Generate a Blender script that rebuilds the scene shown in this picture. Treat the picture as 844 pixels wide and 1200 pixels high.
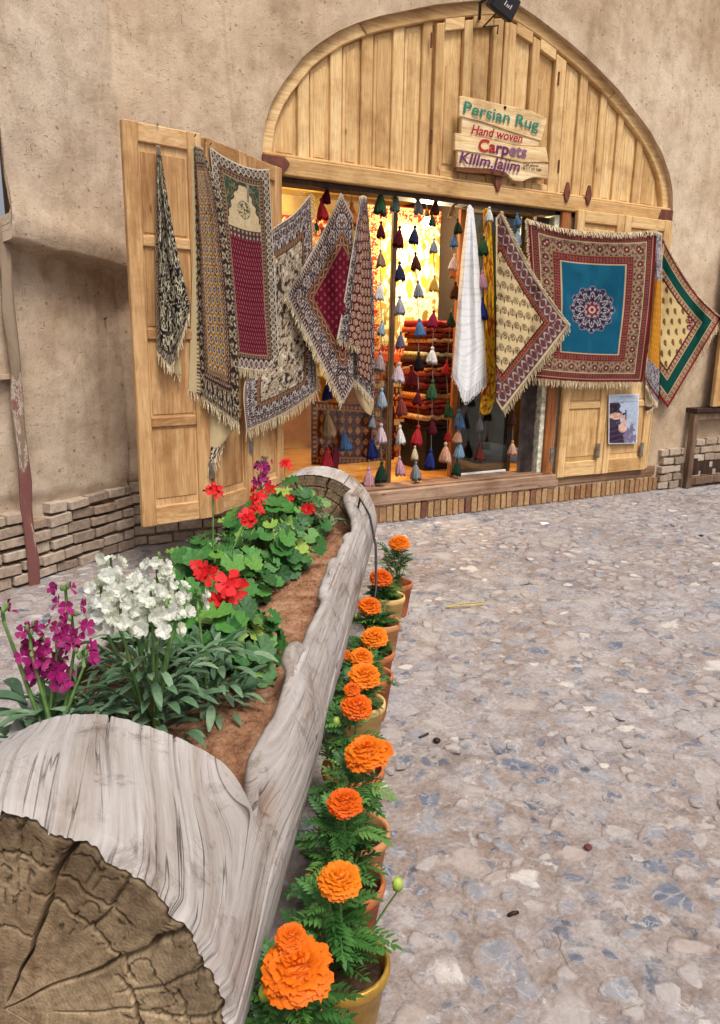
import bpy, bmesh, math, random
import numpy as np
from mathutils import Vector, Matrix
for o in list(bpy.data.objects): bpy.data.objects.remove(o)
random.seed(7); rng = np.random.default_rng(7)
sc = bpy.context.scene; col = sc.collection
R = math.radians

# ------------------------------------------------------------------ camera
FPX, CX, CY, CAMH = 867.0, 422.0, 600.0, 1.5
_p, _y, _r = R(13.5), R(29.0), R(1.0)
FW = np.array([math.sin(_y)*math.cos(_p), math.cos(_y)*math.cos(_p), -math.sin(_p)])
_rt = np.array([math.cos(_y), -math.sin(_y), 0.0]); _up = np.cross(_rt, FW)
RT = _rt*math.cos(_r) + _up*math.sin(_r); UP = _up*math.cos(_r) - _rt*math.sin(_r)
EYE = np.array([0.0, 0.0, CAMH])
cd = bpy.data.cameras.new('camera'); cam = bpy.data.objects.new('camera', cd); col.objects.link(cam)
cd.sensor_fit = 'VERTICAL'; cd.sensor_height = 36.0; cd.lens = 36.0*FPX/1200.0
cd.clip_start = 0.05; cd.clip_end = 500
M = Matrix.Identity(4)
for i in range(3):
    M[i][0], M[i][1], M[i][2], M[i][3] = RT[i], UP[i], -FW[i], EYE[i]
cam.matrix_world = M; sc.camera = cam

# ------------------------------------------------------------------ sky, sun, exposure
SUN_EL, SUN_AZ = R(61), R(178)          # azimuth measured clockwise from +Y
w = bpy.data.worlds.new('World'); sc.world = w; w.use_nodes = True
nt = w.node_tree; nt.nodes.clear()
sky = nt.nodes.new('ShaderNodeTexSky'); sky.sky_type = 'NISHITA'; sky.sun_disc = False
sky.sun_elevation = SUN_EL; sky.sun_rotation = SUN_AZ; sky.air_density = 0.6; sky.dust_density = 6.0; sky.ozone_density = 0.4
hs = nt.nodes.new('ShaderNodeHueSaturation'); hs.inputs['Saturation'].default_value = .45
bg = nt.nodes.new('ShaderNodeBackground'); bg.inputs[1].default_value = 0.115
wo = nt.nodes.new('ShaderNodeOutputWorld')
nt.links.new(sky.outputs[0], hs.inputs['Color']); nt.links.new(hs.outputs[0], bg.inputs[0]); nt.links.new(bg.outputs[0], wo.inputs[0])
sl = bpy.data.lights.new('sun', 'SUN'); sl.energy = 1.85; sl.angle = R(16); sl.color = (1.0, 0.955, 0.89)
sun = bpy.data.objects.new('sun', sl); col.objects.link(sun)
sd = Vector((math.sin(SUN_AZ)*math.cos(SUN_EL), math.cos(SUN_AZ)*math.cos(SUN_EL), math.sin(SUN_EL)))
sun.rotation_euler = sd.to_track_quat('Z', 'Y').to_euler(); sun.location = sd*30
sc.view_settings.view_transform = 'Standard'; sc.view_settings.look = 'None'
sc.view_settings.exposure = 0.40; sc.view_settings.gamma = 1.0; sc.view_settings.use_curve_mapping = False
sc.render.engine = 'CYCLES'

# ------------------------------------------------------------------ measuring helpers (photo point -> place in the yard)
def ray(x, y): return FW + (x-CX)/FPX*RT - (y-CY)/FPX*UP
def onY(x, y, Y):                                   # point on the vertical plane at depth Y
    d = ray(x, y); return EYE + d*((Y-EYE[1])/d[1])
def onZ(x, y, z=0.0):                               # point at height z
    d = ray(x, y); return EYE + d*((z-EYE[2])/d[2])
AX = np.array([.572, .820, 0.0]); SD = np.array([.820, -.572, 0.0])   # log axis and its right side
def onA(x, y, A):                                   # point on the plane across the log at distance A
    d = ray(x, y); return EYE + d*((A-EYE@AX)/(d@AX))
def LG(A, s, z): return AX*A + SD*s + np.array([0, 0, z])
def onV(x, y, p0, p1, off=0.0):                     # point on a vertical plane through p0, p1
    n = np.array([p1[1]-p0[1], -(p1[0]-p0[0]), 0.0]); n /= np.linalg.norm(n)
    d = ray(x, y); q = np.array([p0[0], p0[1], 0.0])+n*off
    return EYE + d*(((q-EYE)@n)/(d@n))

# ------------------------------------------------------------------ noise
def _hash(ix, iy, seed):
    h = (ix.astype(np.int64)*374761393 + iy.astype(np.int64)*668265263 + seed*974711) & 0x7fffffff
    h = ((h ^ (h >> 13))*1274126177) & 0x7fffffff
    return ((h ^ (h >> 16)) & 0xffff)/65535.0
def vn(x, y, seed=0):
    x = np.asarray(x, float); y = np.asarray(y, float)
    x, y = np.broadcast_arrays(x, y)
    ix = np.floor(x); iy = np.floor(y); fx = x-ix; fy = y-iy
    fx = fx*fx*(3-2*fx); fy = fy*fy*(3-2*fy)
    ix = ix.astype(np.int64); iy = iy.astype(np.int64)
    a = _hash(ix, iy, seed); b = _hash(ix+1, iy, seed); c = _hash(ix, iy+1, seed); d = _hash(ix+1, iy+1, seed)
    return (a*(1-fx)+b*fx)*(1-fy)+(c*(1-fx)+d*fx)*fy
def fbm(x, y, seed=0, o=4):
    s = 0; a = .5; f = 1
    for k in range(o):
        s = s + a*vn(np.asarray(x)*f, np.asarray(y)*f, seed+k*17); a *= .5; f *= 2.03
    return s/(1-.5**o)
def sstep(a, b, x):
    t = np.clip((x-a)/(b-a), 0, 1); return t*t*(3-2*t)
def lin(c):
    c = np.asarray(c, float)/255.0
    return np.where(c <= .04045, c/12.92, ((c+.055)/1.055)**2.4)

# ------------------------------------------------------------------ object helpers
WL = {}
def tag(o, label=None, cat=None, group=None, kind=None):
    if label: o['label'] = label
    if cat: o['category'] = cat
    if group: o['group'] = group
    if kind: o['kind'] = kind
    return o
def empty(name, loc, label, cat, group=None):
    o = bpy.data.objects.new(name, None); col.objects.link(o); o.location = [float(v) for v in loc]
    o.empty_display_size = .05
    WL[o.name] = np.array([float(v) for v in loc]); return tag(o, label, cat, group)
def wl(o): return WL.get(o.name, np.zeros(3)) if o else np.zeros(3)
def mesh(name, V, F, mats, smooth=False, colors=None, uv=None, mi=None):
    me = bpy.data.meshes.new(name)
    V = np.asarray(V, np.float32).reshape(-1, 3)
    if isinstance(F, np.ndarray):
        n, k = F.shape
        me.vertices.add(len(V)); me.vertices.foreach_set('co', V.ravel())
        me.loops.add(n*k); me.loops.foreach_set('vertex_index', F.astype(np.int32).ravel())
        me.polygons.add(n); me.polygons.foreach_set('loop_start', np.arange(0, n*k, k, dtype=np.int32))
        me.polygons.foreach_set('loop_total', np.full(n, k, np.int32))
        me.update(calc_edges=True); me.validate()
    else:
        me.from_pydata(V.tolist(), [], [list(f) for f in F]); me.update()
    for m in (mats if isinstance(mats, (list, tuple)) else [mats]): me.materials.append(m)
    if mi is not None: me.polygons.foreach_set('material_index', np.asarray(mi, np.int32))
    if smooth: me.polygons.foreach_set('use_smooth', np.ones(len(me.polygons), bool))
    if colors is not None:
        at = me.color_attributes.new('Col', 'FLOAT_COLOR', 'POINT')
        c = np.ones((len(V), 4), np.float32); c[:, :3] = colors; at.data.foreach_set('color', c.ravel())
    if uv is not None:
        ul = me.uv_layers.new(name='UV'); li = np.empty(len(me.loops), np.int32); me.loops.foreach_get('vertex_index', li)
        ul.data.foreach_set('uv', np.asarray(uv, np.float32)[li].ravel())
    return me
def link(name, me, parent=None, loc=None):
    o = bpy.data.objects.new(name, me); col.objects.link(o)
    if parent: o.parent = parent
    L = np.zeros(3) if loc is None else np.asarray(loc, float)
    o.location = [float(v) for v in (L - wl(parent))] if loc is not None else (0, 0, 0)
    WL[o.name] = L if loc is not None else wl(parent)
    return o
def mk(name, V, F, mats, parent=None, **kw):          # vertices given in world space
    V = np.asarray(V, float).reshape(-1, 3)
    if parent is None:
        b = np.array([V[:, 0].mean(), V[:, 1].mean(), V[:, 2].min()])
        return link(name, mesh(name, V-b, F, mats, **kw), None, b)
    return link(name, mesh(name, V-wl(parent), F, mats, **kw), parent)
class MB:                                             # collects simple shapes into one mesh
    def __init__(s): s.V = []; s.F = []; s.M = []
    def add(s, V, F, m=0):
        b = len(s.V); s.V += [tuple(map(float, v)) for v in V]; s.F += [tuple(i+b for i in f) for f in F]; s.M += [m]*len(F); return s
    def hexa(s, P, m=0):                              # 8 corners: bottom 4 then top 4
        return s.add(P, [(3, 2, 1, 0), (4, 5, 6, 7), (0, 1, 5, 4), (1, 2, 6, 5), (2, 3, 7, 6), (3, 0, 4, 7)], m)
    def box(s, x0, x1, y0, y1, z0, z1, m=0):
        return s.hexa([(x0, y0, z0), (x1, y0, z0), (x1, y1, z0), (x0, y1, z0), (x0, y0, z1), (x1, y0, z1), (x1, y1, z1), (x0, y1, z1)], m)
    def tube(s, P, r, n=6, m=0, cap=True):
        P = [np.asarray(p, float) for p in P]; rr = r if hasattr(r, '__len__') else [r]*len(P)
        V = []; F = []
        for i, p in enumerate(P):
            t = P[min(i+1, len(P)-1)]-P[max(i-1, 0)]; t = t/(np.linalg.norm(t)+1e-9)
            a = np.array([0, 0, 1.0]) if abs(t[2]) < .9 else np.array([1.0, 0, 0])
            u = np.cross(t, a); u /= np.linalg.norm(u); v = np.cross(t, u)
            for k in range(n):
                an = 2*math.pi*k/n; V.append(p+rr[i]*(math.cos(an)*u+math.sin(an)*v))
        for i in range(len(P)-1):
            for k in range(n):
                F.append((i*n+k, i*n+(k+1) % n, (i+1)*n+(k+1) % n, (i+1)*n+k))
        if cap: F.append(tuple(range(n))); F.append(tuple(range((len(P)-1)*n+n-1, (len(P)-1)*n-1, -1)))
        return s.add(V, F, m)
    def lathe(s, prof, c, n=20, m=0):
        V = []; F = []
        for r_, z_ in prof:
            for k in range(n):
                a = 2*math.pi*k/n; V.append((c[0]+r_*math.cos(a), c[1]+r_*math.sin(a), c[2]+z_))
        for i in range(len(prof)-1):
            for k in range(n): F.append((i*n+k, i*n+(k+1) % n, (i+1)*n+(k+1) % n, (i+1)*n+k))
        return s.add(V, F, m)
    def build(s, name, mats, parent=None, smooth=False): return mk(name, s.V, s.F, mats, parent, smooth=smooth, mi=s.M)
def bevelled(me, w, seg=1):
    bm = bmesh.new(); bm.from_mesh(me)
    bmesh.ops.bevel(bm, geom=list(bm.edges), offset=w, segments=seg, affect='EDGES', profile=.6, clamp_overlap=True)
    bm.to_mesh(me); bm.free(); return me
def bbox(name, x0, x1, y0, y1, z0, z1, mat, parent=None, bev=.006):
    o = MB().box(x0, x1, y0, y1, z0, z1).build(name, mat, parent); bevelled(o.data, bev); return o
def prism(name, poly, y0, y1, mat, parent=None, bev=.006, back=False):   # polygon of (x,z) extruded from y0 (front) to y1
    n = len(poly); V = [(x, y0, z) for x, z in poly]+[(x, y1, z) for x, z in poly]
    F = [tuple(range(n)), tuple(range(2*n-1, n-1, -1))]+[(i, i+n, (i+1) % n+n, (i+1) % n) for i in range(n)]
    o = mk(name, V, F, mat, parent)
    bm = bmesh.new(); bm.from_mesh(o.data); bmesh.ops.recalc_face_normals(bm, faces=bm.faces)
    if bev:
        mid = (y0+y1)/2-wl(o)[1]
        ed = [e for e in bm.edges if all(v.co.y < mid for v in e.verts)]
        bmesh.ops.bevel(bm, geom=ed, offset=bev, segments=1, affect='EDGES', clamp_overlap=True)
    bm.to_mesh(o.data); bm.free(); return o
def grid_faces(nr, nc, off=0):
    i = np.arange(nr-1)[:, None]*nc+np.arange(nc-1)[None]
    return (np.stack([i, i+1, i+nc+1, i+nc], -1).reshape(-1, 4)+off)
def share(name, me, parent, Mx, mat=None):            # shared-mesh copy with a world matrix
    o = bpy.data.objects.new(name, me); col.objects.link(o); o.parent = parent
    L = Mx.copy(); p = wl(parent)
    for i in range(3): L[i][3] -= p[i]
    o.matrix_local = L
    if mat is not None:
        o.material_slots[0].link = 'OBJECT'; o.material_slots[0].material = mat
    WL[o.name] = np.array(Mx.translation); return o
def frame(loc, nrm, fwd, sx, sy=None, sz=None):       # matrix: local z -> nrm, local y ~ fwd
    z = Vector(nrm).normalized(); y = Vector(fwd); y = (y-z*y.dot(z))
    if y.length < 1e-4: y = z.orthogonal()
    y.normalize(); x = y.cross(z); sy = sx if sy is None else sy; sz = sx if sz is None else sz
    m = Matrix.Identity(4)
    for i in range(3): m[i][0] = x[i]*sx; m[i][1] = y[i]*sy; m[i][2] = z[i]*sz; m[i][3] = float(loc[i])
    return m

# ------------------------------------------------------------------ materials
def newmat(name):
    m = bpy.data.materials.new(name); m.use_nodes = True; n = m.node_tree.nodes; l = m.node_tree.links
    return m, n, l, n['Principled BSDF']
def setb(b, rough=.7, spec=.3, **k):
    b.inputs['Roughness'].default_value = rough; b.inputs['Specular IOR Level'].default_value = spec
def ramp(n, stops):
    r_ = n.new('ShaderNodeValToRGB'); e = r_.color_ramp.elements
    while len(e) < len(stops): e.new(.5)
    for i, (p, c) in enumerate(stops): e[i].position = p; e[i].color = (*lin(c), 1)
    return r_
def noise(n, l, vec, scale, detail=6, rough=.6, dist=0):
    t = n.new('ShaderNodeTexNoise'); t.inputs['Scale'].default_value = scale; t.inputs['Detail'].default_value = detail
    t.inputs['Roughness'].default_value = rough; t.inputs['Distortion'].default_value = dist
    if vec is not None: l.new(vec, t.inputs['Vector'])
    return t
def mapping(n, l, src, scale, rot=(0, 0, 0)):
    mp = n.new('ShaderNodeMapping'); mp.inputs['Scale'].default_value = scale; mp.inputs['Rotation'].default_value = rot
    l.new(src, mp.inputs['Vector']); return mp.outputs[0]
def mixc(n, l, fac, a, b, mode='MIX'):
    m = n.new('ShaderNodeMix'); m.data_type = 'RGBA'; m.blend_type = mode
    for s_, v in ((0, fac), (6, a), (7, b)):
        if isinstance(v, (int, float)): m.inputs[s_].default_value = v
        elif isinstance(v, (tuple, list, np.ndarray)): m.inputs[s_].default_value = (*[float(q) for q in v[:3]], 1)
        else: l.new(v, m.inputs[s_])
    return m.outputs[2]
def bump(n, l, b, h, strength=.3, dist=.01, prev=None):
    bp = n.new('ShaderNodeBump'); bp.inputs['Strength'].default_value = strength; bp.inputs['Distance'].default_value = dist
    l.new(h, bp.inputs['Height'])
    if prev is not None: l.new(prev, bp.inputs['Normal'])
    l.new(bp.outputs[0], b.inputs['Normal']); return bp.outputs[0]
def coords(n, kind='Object'):
    return n.new('ShaderNodeTexCoord').outputs[kind]
def geo_pos(n): return n.new('ShaderNodeNewGeometry').outputs['Position']

def mat_plain(name, c, rough=.7, spec=.3, metal=0, var=.12, scale=25, bs=.15):
    m, n, l, b = newmat(name); setb(b, rough, spec); b.inputs['Metallic'].default_value = metal
    t = noise(n, l, coords(n), scale)
    c = np.asarray(c, float)
    r_ = ramp(n, [(.25, np.clip(c*(1-var*1.6), 0, 255)), (.75, np.clip(c*(1+var), 0, 255))]); l.new(t.outputs[0], r_.inputs[0])
    l.new(r_.outputs[0], b.inputs['Base Color'])
    if bs: bump(n, l, b, t.outputs[0], bs, .004)
    return m
def mat_wood(name, light, mid, dark, axis, knots=True, rough=.55):
    m, n, l, b = newmat(name); setb(b, rough, .3)
    P = geo_pos(n); s = [14, 14, 14]; s[axis] = .9
    v = mapping(n, l, P, s)
    oi = n.new('ShaderNodeObjectInfo'); ad = n.new('ShaderNodeVectorMath'); ad.operation = 'ADD'
    cb = n.new('ShaderNodeCombineXYZ'); ml = n.new('ShaderNodeMath'); ml.operation = 'MULTIPLY'; ml.inputs[1].default_value = 37.0
    l.new(oi.outputs['Random'], ml.inputs[0])
    for k in range(3): l.new(ml.outputs[0], cb.inputs[k])
    l.new(v, ad.inputs[0]); l.new(cb.outputs[0], ad.inputs[1])
    t1 = noise(n, l, ad.outputs[0], 1.6, 5, .55, 1.2); t2 = noise(n, l, ad.outputs[0], 9, 4, .6, .2)
    r1 = ramp(n, [(.25, dark), (.48, mid), (.75, light)]); l.new(t1.outputs[0], r1.inputs[0])
    r2 = ramp(n, [(.3, (176, 160, 140)), (.6, (255, 255, 255))]); l.new(t2.outputs[0], r2.inputs[0])
    c = mixc(n, l, .5, r1.outputs[0], r2.outputs[0], 'MULTIPLY')
    r3 = ramp(n, [(.0, (206, 188, 166)), (.5, (240, 232, 222)), (1., (255, 255, 255))]); l.new(oi.outputs['Random'], r3.inputs[0])
    c = mixc(n, l, .8, c, r3.outputs[0], 'MULTIPLY')
    t3 = noise(n, l, P, 3.5, 5, .65); r4 = ramp(n, [(.33, (182, 156, 130)), (.52, (255, 255, 255))]); l.new(t3.outputs[0], r4.inputs[0])
    c = mixc(n, l, .55, c, r4.outputs[0], 'MULTIPLY')
    if knots:
        vo = n.new('ShaderNodeTexVoronoi'); vo.inputs['Scale'].default_value = 1.0
        s2 = [7, 7, 7]; s2[axis] = 2.2
        l.new(mapping(n, l, P, s2), vo.inputs['Vector'])
        rk = ramp(n, [(.025, (120, 76, 42)), (.075, (255, 255, 255))]); l.new(vo.outputs['Distance'], rk.inputs[0])
        c = mixc(n, l, .75, c, rk.outputs[0], 'MULTIPLY')
    l.new(c, b.inputs['Base Color'])
    bump(n, l, b, t2.outputs[0], .25, .003)
    return m
def mat_plaster(name, c0, c1, c2):
    m, n, l, b = newmat(name); setb(b, .95, .1); P = geo_pos(n)
    t1 = noise(n, l, P, 1.1, 6, .6, .4); t2 = noise(n, l, P, 6, 8, .7); t3 = noise(n, l, P, 70, 5, .7)
    r1 = ramp(n, [(.3, c0), (.5, c1), (.72, c2)]); l.new(t1.outputs[0], r1.inputs[0])
    r2 = ramp(n, [(.3, (196, 186, 176)), (.55, (255, 255, 255))]); l.new(t2.outputs[0], r2.inputs[0])
    c = mixc(n, l, .6, r1.outputs[0], r2.outputs[0], 'MULTIPLY')
    # rain streaks, straw marks and pits of the mud plaster
    ts = noise(n, l, mapping(n, l, P, (4, 4, .6)), 1, 6, .65, .8); rs = ramp(n, [(.3, (206, 192, 178)), (.5, (255, 255, 255))]); l.new(ts.outputs[0], rs.inputs[0])
    c = mixc(n, l, .55, c, rs.outputs[0], 'MULTIPLY')
    tf = noise(n, l, mapping(n, l, P, (30, 30, 95), (.5, .3, .4)), 1, 3, .6, 1.5); rf = ramp(n, [(.31, (120, 98, 78)), (.36, (255, 255, 255))]); l.new(tf.outputs[0], rf.inputs[0])
    c = mixc(n, l, .75, c, rf.outputs[0], 'MULTIPLY')
    tg = noise(n, l, mapping(n, l, P, (85, 85, 26), (.2, .7, .1)), 1, 3, .6, 1.5); rg = ramp(n, [(.30, (134, 112, 90)), (.35, (255, 255, 255))]); l.new(tg.outputs[0], rg.inputs[0])
    c = mixc(n, l, .75, c, rg.outputs[0], 'MULTIPLY')
    vo = n.new('ShaderNodeTexVoronoi'); vo.inputs['Scale'].default_value = 9; l.new(P, vo.inputs['Vector'])
    rv = ramp(n, [(.06, (120, 98, 78)), (.12, (255, 255, 255))]); l.new(vo.outputs['Distance'], rv.inputs[0])
    c = mixc(n, l, .5, c, rv.outputs[0], 'MULTIPLY')
    l.new(c, b.inputs['Base Color'])
    p = bump(n, l, b, t2.outputs[0], .5, .02); p = bump(n, l, b, t3.outputs[0], .5, .006, p); bump(n, l, b, rf.outputs[0], .5, .004, p)
    return m
def mat_brick(name, stops, sc_=1):
    m, n, l, b = newmat(name); setb(b, .95, .1); P = geo_pos(n)
    oi = n.new('ShaderNodeObjectInfo'); r0 = ramp(n, stops); l.new(oi.outputs['Random'], r0.inputs[0])
    t = noise(n, l, P, 26*sc_, 7, .7); r1 = ramp(n, [(.3, (140, 130, 120)), (.6, (255, 255, 255))]); l.new(t.outputs[0], r1.inputs[0])
    c = mixc(n, l, .6, r0.outputs[0], r1.outputs[0], 'MULTIPLY')
    l.new(c, b.inputs['Base Color']); bump(n, l, b, t.outputs[0], .6, .008); return m
def mat_attr(name, rough=.9, spec=.1, weave=True, scale=380):
    m, n, l, b = newmat(name); setb(b, rough, spec)
    at = n.new('ShaderNodeVertexColor'); at.layer_name = 'Col'; c = at.outputs[0]
    t = noise(n, l, geo_pos(n), scale if weave else 30, 3, .7); r1 = ramp(n, [(.25, (175, 170, 165)), (.7, (255, 255, 255))]); l.new(t.outputs[0], r1.inputs[0])
    c = mixc(n, l, .6, c, r1.outputs[0], 'MULTIPLY'); l.new(c, b.inputs['Base Color'])
    bump(n, l, b, t.outputs[0], .35, .002); return m
def mat_leaf(name, stops, rough=.45, sub=.15):
    m, n, l, b = newmat(name); setb(b, rough, .35)
    oi = n.new('ShaderNodeObjectInfo'); r0 = ramp(n, stops); l.new(oi.outputs['Random'], r0.inputs[0])
    t = noise(n, l, coords(n), 4, 4, .6); r1 = ramp(n, [(.3, (170, 180, 150)), (.65, (255, 255, 255))]); l.new(t.outputs[0], r1.inputs[0])
    c = mixc(n, l, .6, r0.outputs[0], r1.outputs[0], 'MULTIPLY')
    l.new(c, b.inputs['Base Color'])
    tr = n.new('ShaderNodeBsdfTranslucent'); l.new(c, tr.inputs[0]); ms = n.new('ShaderNodeMixShader'); ms.inputs[0].default_value = sub
    l.new(b.outputs[0], ms.inputs[1]); l.new(tr.outputs[0], ms.inputs[2]); l.new(ms.outputs[0], n['Material Output'].inputs[0])
    bump(n, l, b, t.outputs[0], .3, .01); return m

WOOD = ((240, 212, 162), (229, 194, 138), (204, 162, 106))
M_woodv = mat_wood('pine_vertical', *WOOD, 2); M_woodh = mat_wood('pine_horizontal', *WOOD, 0)
M_doorv = mat_wood('door_pine_vertical', (228, 194, 146), (210, 170, 120), (176, 130, 84), 2); M_doorh = mat_wood('door_pine_horizontal', (228, 194, 146), (210, 170, 120), (176, 130, 84), 0)
M_sill = mat_wood('weathered_sill', (186, 160, 138), (160, 130, 108), (112, 86, 68), 0)
M_oldwood = mat_wood('old_grey_wood', (150, 128, 108), (118, 96, 78), (74, 56, 44), 2)
M_darkwood = mat_wood('dark_wood', (84, 60, 44), (58, 40, 30), (34, 24, 18), 2)
M_orangew = mat_wood('orange_jamb', (190, 128, 74), (164, 102, 56), (116, 68, 36), 2)
M_floorw = mat_wood('shop_floor', (224, 170, 96), (200, 142, 72), (150, 98, 48), 0)
M_plaster = mat_plaster('mud_plaster', (176, 152, 125), (200, 178, 152), (216, 198, 174))
M_plaster2 = mat_plaster('mud_plaster_grey', (174, 152, 128), (198, 178, 155), (213, 197, 176))
M_mortar = mat_plain('mortar', (128, 108, 90), .95, .1, var=.2, scale=18)
M_brickl = mat_brick('pale_brick', [(0, (150, 132, 116)), (.35, (176, 158, 140)), (.7, (194, 178, 160)), (1, (166, 142, 120))])
M_bricks = mat_brick('buff_brick', [(0, (130, 98, 70)), (.25, (168, 132, 96)), (.6, (186, 152, 112)), (.85, (158, 120, 88)), (.93, (120, 78, 68)), (1, (142, 104, 74))])
M_joint = mat_plain('pale_joint', (206, 190, 168), .95, .1, var=.12, scale=30)
M_maroon = mat_plain('maroon_iron', (104, 58, 44), .6, .3, var=.25, scale=20)
M_black = mat_plain('black_metal', (22, 22, 24), .45, .4, var=.1)
M_white = mat_plain('white_paint', (236, 236, 234), .7, .3, var=.05)
M_hinge = mat_plain('dull_steel', (128, 120, 110), .5, .5, .6, .25)
# ================================================================== ground
YW = 5.06
def axis_pts(a, b, step, lo, hi, k=14):
    f = np.arange(a, b+1e-6, step); g = np.geomspace(step, hi-b, k)
    h = np.geomspace(step, a-lo, k)
    return np.concatenate([(a-h)[::-1], f, b+g])
gx = axis_pts(-.6, 7.4, .03, -45, 45); gy = axis_pts(.5, 5.5, .03, -45, 45)
GX, GY = np.meshgrid(gx, gy)
def seg_dist(X, Y, p, q):
    p = np.asarray(p[:2]); q = np.asarray(q[:2]); d = q-p; t = np.clip(((X-p[0])*d[0]+(Y-p[1])*d[1])/(d@d), 0, 1)
    return np.hypot(X-p[0]-t*d[0], Y-p[1]-t*d[1])
RUTS = [[(500, 812), (560, 838), (640, 872)], [(630, 872), (720, 846), (844, 822)], [(640, 872), (740, 878), (844, 880)], [(450, 910), (540, 884), (632, 872)], [(598, 604), (606, 640), (611, 690)], [(606, 603), (616, 640), (621, 690)], [(770, 610), (820, 625), (844, 640)], [(700, 930), (780, 945), (844, 950)]]
def ground_z(X, Y):
    z = .022*(fbm(X*1.3, Y*1.3, 3)-.5)+.016*(fbm(X*7, Y*7, 5)-.5)+.006*(vn(X*24, Y*24, 9)-.5)
    for pl in RUTS:
        P = [onZ(*p) for p in pl]
        for a_, b_ in zip(P[:-1], P[1:]):
            dd = seg_dist(X, Y, a_, b_)+.015*(vn(X*14, Y*14, 31)-.5); z = z-.018*np.exp(-(dd/.022)**2)+.006*np.exp(-((dd-.05)/.02)**2)
    z = z*sstep(5.4, 5.0, np.abs(Y-2.5)+0)
    return z-.004
def ground_color(n, l, P):
    t1 = noise(n, l, P, .9, 5, .6, .5); t2 = noise(n, l, P, 7, 8, .7, .6); t3 = noise(n, l, P, 60, 6, .7)
    r1 = ramp(n, [(.3, (154, 141, 134)), (.5, (168, 161, 159)), (.7, (172, 171, 176))]); l.new(t1.outputs[0], r1.inputs[0])
    r2 = ramp(n, [(.28, (160, 134, 116)), (.45, (222, 208, 198)), (.62, (255, 255, 255))]); l.new(t2.outputs[0], r2.inputs[0])
    c = mixc(n, l, .75, r1.outputs[0], r2.outputs[0], 'MULTIPLY')
    # small flush stones and chips that show through the mortar
    for sc_, th0, dist in ((11, .50, .35), (24, .52, .5)):
        wv = noise(n, l, P, 6, 4, .6); vm = n.new('ShaderNodeVectorMath'); vm.operation = 'MULTIPLY_ADD'; l.new(wv.outputs['Color'], vm.inputs[0]); vm.inputs[1].default_value = (dist/3, dist/3, 0); l.new(P, vm.inputs[2])
        vo = n.new('ShaderNodeTexVoronoi'); vo.inputs['Scale'].default_value = sc_; l.new(vm.outputs[0], vo.inputs['Vector'])
        rc_ = ramp(n, [(0, (78, 84, 100)), (.22, (116, 119, 130)), (.40, (150, 146, 146)), (.62, (162, 155, 151)), (.82, (192, 187, 184)), (1, (146, 130, 122))]); sx = n.new('ShaderNodeSeparateColor'); l.new(vo.outputs['Color'], sx.inputs[0]); l.new(sx.outputs[0], rc_.inputs[0])
        nm = noise(n, l, P, 15, 6, .75, .8); mk_ = ramp(n, [(th0, (0, 0, 0)), (th0+.07, (220, 220, 220))]); l.new(nm.outputs[0], mk_.inputs[0])
        c = mixc(n, l, mk_.outputs[0], c, rc_.outputs[0])
    r3 = ramp(n, [(.3, (170, 158, 148)), (.6, (255, 255, 255))]); l.new(t3.outputs[0], r3.inputs[0])
    c = mixc(n, l, .6, c, r3.outputs[0], 'MULTIPLY')
    return c, t2, t3
def m_ground():
    m, n, l, b = newmat('stone_mortar'); setb(b, .9, .2); P = geo_pos(n); c, t2, t3 = ground_color(n, l, P)
    l.new(c, b.inputs['Base Color']); p = bump(n, l, b, t2.outputs[0], .6, .025); bump(n, l, b, t3.outputs[0], .6, .008, p); return m
M_ground = m_ground()
ground = link('ground', mesh('ground', np.stack([GX, GY, ground_z(GX, GY)], -1).reshape(-1, 3), grid_faces(len(gy), len(gx)), M_ground, smooth=True))
tag(ground, 'uneven pale lane of mortar with worn stones set in it', None, None, 'structure')
def m_stone(name, stops, vein):
    m, n, l, b = newmat(name); setb(b, .7, .3); P = geo_pos(n)
    t1 = noise(n, l, P, 22, 7, .7, 1.2); t2 = noise(n, l, P, 9, 5, .6, 1.0)
    oi = n.new('ShaderNodeObjectInfo')
    r1 = ramp(n, stops); l.new(t1.outputs[0], r1.inputs[0])
    r2 = ramp(n, [(.475, (255, 255, 255)), (.5, (120, 120, 120)), (.525, (255, 255, 255))]); l.new(t2.outputs[0], r2.inputs[0])
    f = mixc(n, l, 1.0, (0, 0, 0), r2.outputs[0])
    c = mixc(n, l, r2.outputs[0], lin(vein), r1.outputs[0])
    # the lane's mortar smeared over the edges and parts of the faces
    gc, g2, g3 = ground_color(n, l, P)
    t3 = noise(n, l, P, 7, 7, .75, .6); at = n.new('ShaderNodeVertexColor'); at.layer_name = 'Col'
    ma = n.new('ShaderNodeMath'); ma.operation = 'MULTIPLY_ADD'; l.new(at.outputs[0], ma.inputs[0]); ma.inputs[1].default_value = .30; l.new(t3.outputs[0], ma.inputs[2])
    r3 = ramp(n, [(.52, (0, 0, 0)), (.62, (250, 250, 250))]); l.new(ma.outputs[0], r3.inputs[0])
    c = mixc(n, l, r3.outputs[0], c, gc)
    sh = ramp(n, [(.3, (170, 158, 148)), (.6, (255, 255, 255))]); l.new(g3.outputs[0], sh.inputs[0])
    l.new(c, b.inputs['Base Color']); p = bump(n, l, b, t1.outputs[0], .5, .006); bump(n, l, b, g3.outputs[0], .5, .006, p); return m
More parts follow.
